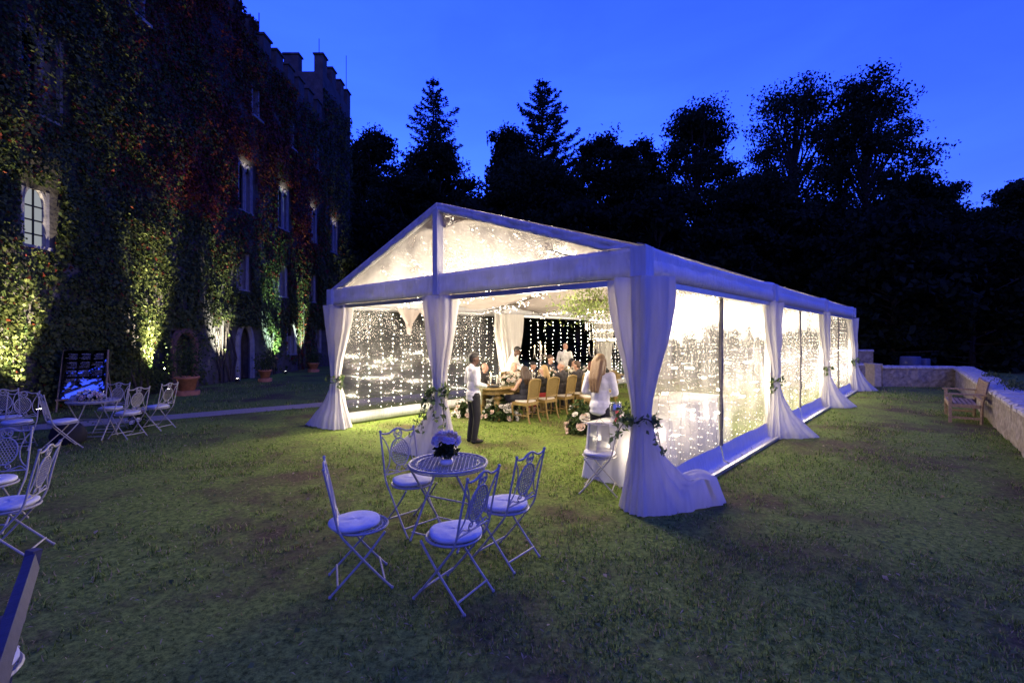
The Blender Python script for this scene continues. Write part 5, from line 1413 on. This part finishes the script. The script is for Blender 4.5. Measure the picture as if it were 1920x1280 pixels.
mb.build('lantern_glass', clear_glass('frosted_glass', .55, (1, 1, 1), .3), t)
mb = MB(); mb.lathe([(.035, .004), (.035, .12), (.006, .123)], 10); mb.build('candle', M['candle'], t)

# chairs at the table (tent coordinates y along the table)
FACE_L = TRZ + PI / 2      # seated on the right side, looking to tent -x
FACE_R = TRZ - PI / 2
NEAR_Y = [3.28, 3.98, 4.70, 5.38, 6.02, 6.68]
FAR_Y = [3.47, 4.57, 5.22, 6.16, 7.27]
for i, (y, lab) in enumerate(zip(NEAR_Y, ['first gilt cane chair from the rounded table end, brown haired guest', 'gilt cane chair of the blonde guest', 'gilt cane chair of the grey haired man in suit', 'gilt cane chair of the short haired man next along', 'gilt cane chair of the auburn haired guest', 'gilt cane chair farthest along the open side of the table'])):
    p = T(-4.56, y); dining_chair(p, FACE_L + (.06, -.03, .08, .02, 0, 0)[i], lab)
for y, lab in zip(FAR_Y, ['gilt cane chair under the bald man in black', 'gilt cane chair under the fair haired guest across the table', 'gilt cane chair under the leaning dark haired guest', 'gilt cane chair under the man in dark suit facing out', 'gilt cane chair under the woman in cream across the table']):
    p = T(-6.10, y); dining_chair(p, FACE_R, lab)
p = T(-3.95, 4.95); dining_chair(p, FACE_L + 1.0, 'spare gilt cane chair pulled out with a dark coat over it')
mb = MB(); P = []
for i in range(14):
    f = i / 13
    if f < .45: yy, zz = -.30, .55 + .46 * f / .45
    else: yy, zz = -.30 + .10 * min(1, (f - .45) / .1), 1.01 - .62 * (f - .45) / .55
    P.append([(-.20 + .40 * j / 10, yy - .012 * math.sin(j * 1.7 + i * .4) + (.0 if f < .45 else .02), zz + .01 * math.sin(j)) for j in range(11)])
mb.grid(P); o = mb.build('draped_coat', mat('dark_wool', (.016, .015, .022), .9, var=.3, scale=12, bump=.3), None, True); o.location = p; o.rotation_euler = (0, 0, FACE_L + 1.0); tag(o, 'dark coat hanging over the pulled out chair', 'coat')
# ================================================================== PEOPLE
SKIN = {'light': mat('skin_light', (.56, .33, .24), .55, var=.1), 'tan': mat('skin_tan', (.48, .27, .19), .55, var=.1), 'dark': mat('skin_dark', (.085, .042, .028), .5, var=.12)}
CLO = {k: mat('cloth_' + k, c, .8, var=.15, scale=14, bump=.8, bscale=9) for k, c in {
    'white': (.80, .78, .77), 'black': (.014, .013, .016), 'navy': (.022, .022, .036), 'charcoal': (.035, .030, .034), 'cream': (.62, .52, .42), 'brown': (.05, .03, .025), 'red': (.35, .03, .03)}.items()}
HAIR = {k: mat('hair_' + k, c, .5, var=.35, scale=40, stretch=(6, 6, 1), bump=.3, bscale=60) for k, c in {
    'black': (.012, .010, .010), 'brown': (.055, .030, .018), 'blonde': (.45, .30, .13), 'grey': (.34, .31, .29), 'auburn': (.11, .035, .022), 'darkblonde': (.20, .115, .05), 'fair': (.50, .40, .28)}.items()}
M['eye'] = mat('eye', (.02, .015, .012), .2, var=.05)

def remesh(o, vox, it=6):
    m = o.modifiers.new('join', 'REMESH'); m.mode = 'VOXEL'; m.voxel_size = vox; m.use_smooth_shade = True
    s = o.modifiers.new('soft', 'SMOOTH'); s.factor = .5; s.iterations = it

def person(label, loc, rz, ht, pose, skin, hair, hair_style, top, bottom, jacket=True, head_yaw=0, lean=0, arms='down', group=None, vox=.011, shirt=None, bow=False, head_tilt=0, skirt=False, step=0, sleeves=True, twist=0):
    """local +Y is where the body faces"""
    t = thing('person', label, 'person', loc, rz, group, ht / 1.75)
    V = Vector
    sit = pose == 'sit'
    if sit:
        pel = V((0, -.02, .585)); hip = {s: V((.09 * s, .0, .575)) for s in (-1, 1)}; knee = {s: V((.12 * s, .43, .56)) for s in (-1, 1)}; ank = {s: V((.11 * s, .40, .10)) for s in (-1, 1)}
    else:
        pel = V((0, 0, .95)); hip = {s: V((.09 * s, 0, .92)) for s in (-1, 1)}
        knee = {s: V((.10 * s, .03 + step * .10 * s, .50)) for s in (-1, 1)}; ank = {s: V((.105 * s, -.03 + step * .20 * s, .09)) for s in (-1, 1)}
    Rl = Matrix.Rotation(-lean, 3, 'X'); Rt = Matrix.Rotation(twist, 3, 'Z')
    up = lambda x, y, z: pel + Rl @ (Rt @ V((x, y, z)))
    wai, che, nec = up(0, .0, .14), up(0, .01, .34), up(0, -.015, .50)
    sh = {s: up(.175 * s, -.01, .455) for s in (-1, 1)}
    hc = up(0, .02, .665)          # head centre
    def arm(s):
        a = arms if isinstance(arms, str) else arms[0 if s < 0 else 1]
        if a == 'down': return up(.235 * s, -.03, .19), up(.235 * s, .06, -.05), up(.232 * s, .10, -.13)
        if a == 'table': return up(.235 * s, .12, .22), up(.15 * s, .34, .20), up(.11 * s, .42, .21)
        if a == 'front': return up(.245 * s, -.03, .20), up(.12 * s, .21, .14), up(.05 * s, .27, .13)
        if a == 'lap': return up(.24 * s, .03, .2), up(.13 * s, .22, .06), up(.08 * s, .30, .05)
        if a == 'reach': return up(.22 * s, .16, .27), up(.16 * s, .40, .24), up(.14 * s, .48, .24)
    hd = Matrix.Rotation(head_yaw, 3, 'Z') @ Matrix.Rotation(-head_tilt, 3, 'X')
    hp = lambda x, y, z: hc + Rl @ (hd @ V((x, y, z)))
    b = MB()
    # head
    b.ball(hc + V((0, -.008, .02)), (.078, .097, .098), 14, 10); b.ball(hp(0, .022, -.05), (.060, .068, .072), 12, 8); b.ball(hp(0, .05, -.098), (.028, .028, .022), 8, 6)
    b.cap(hp(0, .094, .008), hp(0, .112, -.032), .010, .014, 8)      # nose
    b.ball(hp(0, .088, -.062), (.024, .012, .008), 8, 5); b.ball(hp(0, .086, -.074), (.020, .012, .008), 8, 5)      # lips
    for s in (-1, 1):
        b.ball(hp(.080 * s, -.005, -.012), (.012, .020, .032), 8, 6); b.ball(hp(.034 * s, .084, .022), (.026, .012, .008), 8, 5); b.ball(hp(.046 * s, .068, -.025), (.022, .02, .02), 8, 5)
    b.cap(nec - V((0, 0, .03)), hp(0, -.015, -.06), .056, .052)
    # trunk
    b.ball(che, (.155, .105, .16), 12, 8); b.cap(up(-.11, -.01, .44), up(.11, -.01, .44), .062); b.ball(wai, (.135, .095, .15), 12, 8); b.ball(pel, (.150, .112, .12), 12, 8)
    hands = {}
    for s in (-1, 1):
        e, w_, h_ = arm(s); hands[s] = (e, w_, h_)
        b.cap(sh[s], e, .050, .040); b.cap(e, w_, .040, .027); b.cap(hip[s], knee[s], .082, .056); b.cap(knee[s], ank[s], .054, .036); b.cap(ank[s], ank[s] + V((0, .14, -.055)), .036, .028)
        d = (h_ - w_).normalized(); side = V((0, 0, 1)).cross(d); side = side.normalized() if side.length > .2 else V((0, 1, 0)); nrm = d.cross(side)
        b.cap(w_, w_ + d * .06, .026, .030, 8)
        for k, (o_, l_) in enumerate(((-.030, .062), (-.011, .074), (.009, .070), (.027, .055))):
            p0 = w_ + d * .075 + side * o_; p1 = p0 + d * l_ * .55; p2 = p1 + (d * .7 - nrm * .7 * s).normalized() * l_ * .5; b.cap(p0, p1, .0095, .009, 6); b.cap(p1, p2, .009, .0075, 6)
        th = w_ + d * .03 - side * .028 * s; b.cap(th, th + (d * .6 - side * .8 * s).normalized() * .055, .0115, .009, 6)
    o = b.build('body', SKIN[skin], t, True); remesh(o, vox, 3)
    for s in (-1, 1): q = MB(); q.ball(hp(.032 * s, .083, .008), (.011, .008, .007), 8, 5); q.build('eye', M['eye'], t, True)
    # clothing
    c = MB()
    c.ball(che, (.178, .128, .18), 12, 8); c.cap(up(-.125, -.01, .43), up(.125, -.01, .43), .075); c.ball(wai, (.158, .118, .17), 12, 8)
    if jacket and not sit: c.ball(pel - V((0, 0, .02)), (.180, .140, .16), 12, 8); c.ball(pel - V((0, 0, .10)), (.178, .138, .07), 12, 8)
    else: c.ball(pel, (.172, .130, .13), 12, 8)
    if sleeves:
        for s in (-1, 1):
            e, w_, h_ = hands[s]; c.cap(sh[s], e, .070, .055); c.cap(e, w_.lerp(e, .04), .055, .042)
    if jacket: c.cap(nec + V((0, -.03, -.03)), nec + V((0, -.02, .015)), .072, .066)
    o = c.build('jacket' if jacket else 'blouse', CLO[top], t, True); remesh(o, .013, 5)
    c = MB()
    if skirt:
        c.ball(pel, (.185, .145, .14), 12, 8)
        for s in (-1, 1): c.cap(hip[s], knee[s] + V((0, .02, 0)), .105, .09); c.cap(knee[s], knee[s].lerp(ank[s], .55), .09, .085)
        c.box((0, .22, .56), (.2, .42, .13))
    else:
        c.ball(pel, (.168, .128, .13), 12, 8)
        for s in (-1, 1): c.cap(hip[s], knee[s], .098, .075); c.cap(knee[s], ank[s] + V((0, 0, .0)), .073, .058)
    o = c.build('skirt' if skirt else 'trousers', CLO[bottom], t, True); remesh(o, .014, 4)
    for s in (-1, 1):
        q = MB(); a = ank[s]; q.ball(a + V((0, -.01, -.045)), (.042, .055, .045), 10, 6); q.ball(a + V((0, .10, -.055)), (.042, .10, .034), 10, 6); q.cap(a + V((0, .02, -.03)), a + V((0, .10, -.05)), .038, .034); q.build('shoe', CLO['black'], t, True)
    if shirt:
        q = MB(); q.add([up(-.055, .112, .44), up(.055, .112, .44), up(.03, .142, .22), up(-.03, .142, .22), up(-.05, .07, .475), up(.05, .07, .475)], [(0, 3, 2, 1), (4, 0, 1, 5)]); q.build('shirt_front', CLO[shirt], t)
    if bow:
        q = MB(); q.octa(up(-.03, .105, .478), .03, .02); q.octa(up(.03, .105, .478), .03, .02); q.build('bow_tie', CLO['black'], t)
    # hair
    if hair:
        h = MB(); hq = HAIR[hair]
        if hair_style == 'crop': h.ball(hp(0, -.018, .042), (.083, .098, .092), 12, 8); h.ball(hp(0, -.055, -.005), (.072, .062, .075), 10, 8); h.ball(hp(0, .055, .082), (.055, .04, .03), 8, 6)
        if hair_style == 'fringe':
            for s in (-1, 1): h.ball(hp(.062 * s, -.04, -.02), (.025, .055, .055), 8, 6)
            h.ball(hp(0, -.07, -.02), (.065, .035, .055), 8, 6)
        if hair_style in ('long', 'verylong', 'bob'):
            h.ball(hp(0, -.022, .04), (.092, .108, .098), 12, 8); L = {'long': .30, 'verylong': .46, 'bob': .17}[hair_style]
            for s in (-1, 0, 1):
                h.cap(hp(.055 * s, -.065, .0), hp(.062 * s, -.085 - .03 * (L > .25), -L * .6), .060, .055, 8); h.cap(hp(.062 * s, -.085 - .03 * (L > .25), -L * .6), hp(.05 * s + (.02 if L > .4 else 0), -.10 - .03 * (L > .25), -L), .055, .026, 8)
            for s in (-1, 1): h.cap(hp(.083 * s, .0, .02), hp(.085 * s, -.02, -min(L, .2)), .026, .03, 8)
        o = h.build('hair', hq, t, True); remesh(o, .010, 3)
    return t
def fdir(dx, dy): return face_rz(dx, dy)
person('waiter in white dinner jacket standing at the marquee opening, looking away', Vector((-.71, 8.72, 0)), fdir(.86, .50), 1.66, 'stand', 'dark', 'black', 'crop', 'white', 'black', arms='front', vox=.009, bow=True, head_yaw=-.15)
person('waitress with long loose hair and white jacket seen from behind', Vector((1.33, 7.15, 0)), fdir(.45, .89), 1.69, 'stand', 'light', 'darkblonde', 'verylong', 'white', 'black', arms=('front', 'front'), vox=.009, step=-.9, head_yaw=-.35, head_tilt=.12)
p = T(-6.72, 7.75); person('bald waiter in white jacket standing behind the woman in cream', p, fdir(.35, .94), 1.74, 'stand', 'tan', None, None, 'white', 'black', arms='front', head_yaw=-.5)
p = T(-6.70, 5.0); person('waiter in white jacket bending to serve behind the candelabra', p, fdir(.85, -.2), 1.72, 'stand', 'dark', 'black', 'crop', 'white', 'black', arms='reach', lean=.38)
SIT = 'guests seated at the dining table'
def near(y, *a, **k): return person(a[0], T(-4.60, y), FACE_L + k.pop('turn', 0), k.pop('ht', 1.62), 'sit', *a[1:], group=SIT, vox=.014, **k)
def far(y, *a, **k): return person(a[0], T(-6.08, y), FACE_R + k.pop('turn', 0), k.pop('ht', 1.65), 'sit', *a[1:], group=SIT, vox=.012, **k)
near(NEAR_Y[0], 'guest with straight brown hair and dark dress, first on the open side', 'light', 'brown', 'long', 'navy', 'navy', jacket=False, arms='table', skirt=True, sleeves=False, ht=1.60, head_yaw=-.2)
near(NEAR_Y[1], 'blonde guest in a dark dress turning her head to the side', 'light', 'blonde', 'long', 'black', 'red', jacket=False, arms='table', skirt=True, ht=1.60, head_yaw=.9)
near(NEAR_Y[2], 'grey haired man in dark suit seen from behind', 'tan', 'grey', 'crop', 'charcoal', 'charcoal', arms='table', ht=1.68, head_yaw=.7, shirt='white')
near(NEAR_Y[3], 'short haired man in dark suit next to the auburn haired guest', 'tan', 'brown', 'crop', 'charcoal', 'charcoal', arms='table', ht=1.66, shirt='white')
near(NEAR_Y[4], 'auburn haired guest in a patterned light top seen from behind', 'light', 'auburn', 'bob', 'cream', 'black', jacket=False, arms='table', skirt=True, ht=1.60)
near(NEAR_Y[5], 'dark haired guest farthest along the open side of the table', 'light', 'black', 'crop', 'black', 'black', arms='table', ht=1.6, shirt='white')
far(FAR_Y[0], 'bald man in black dinner jacket and bow tie at the table end', 'tan', None, None, 'black', 'black', arms='table', shirt='white', bow=True, ht=1.62, turn=.2)
far(FAR_Y[1], 'fair haired guest in pale clothes across the table', 'light', 'fair', 'crop', 'cream', 'charcoal', arms='table', ht=1.58)
far(FAR_Y[2], 'dark haired guest leaning forward behind the candles', 'tan', 'black', 'crop', 'navy', 'navy', arms='table', lean=.2, ht=1.6, shirt='white')
far(FAR_Y[3], 'man in dark suit and tie looking out across the table', 'light', 'brown', 'crop', 'navy', 'navy', arms='lap', shirt='white', ht=1.78, turn=.1)
far(FAR_Y[4], 'woman with short dark hair and cream top across the table', 'light', 'black', 'bob', 'cream', 'cream', jacket=False, arms='table', skirt=True, ht=1.6)
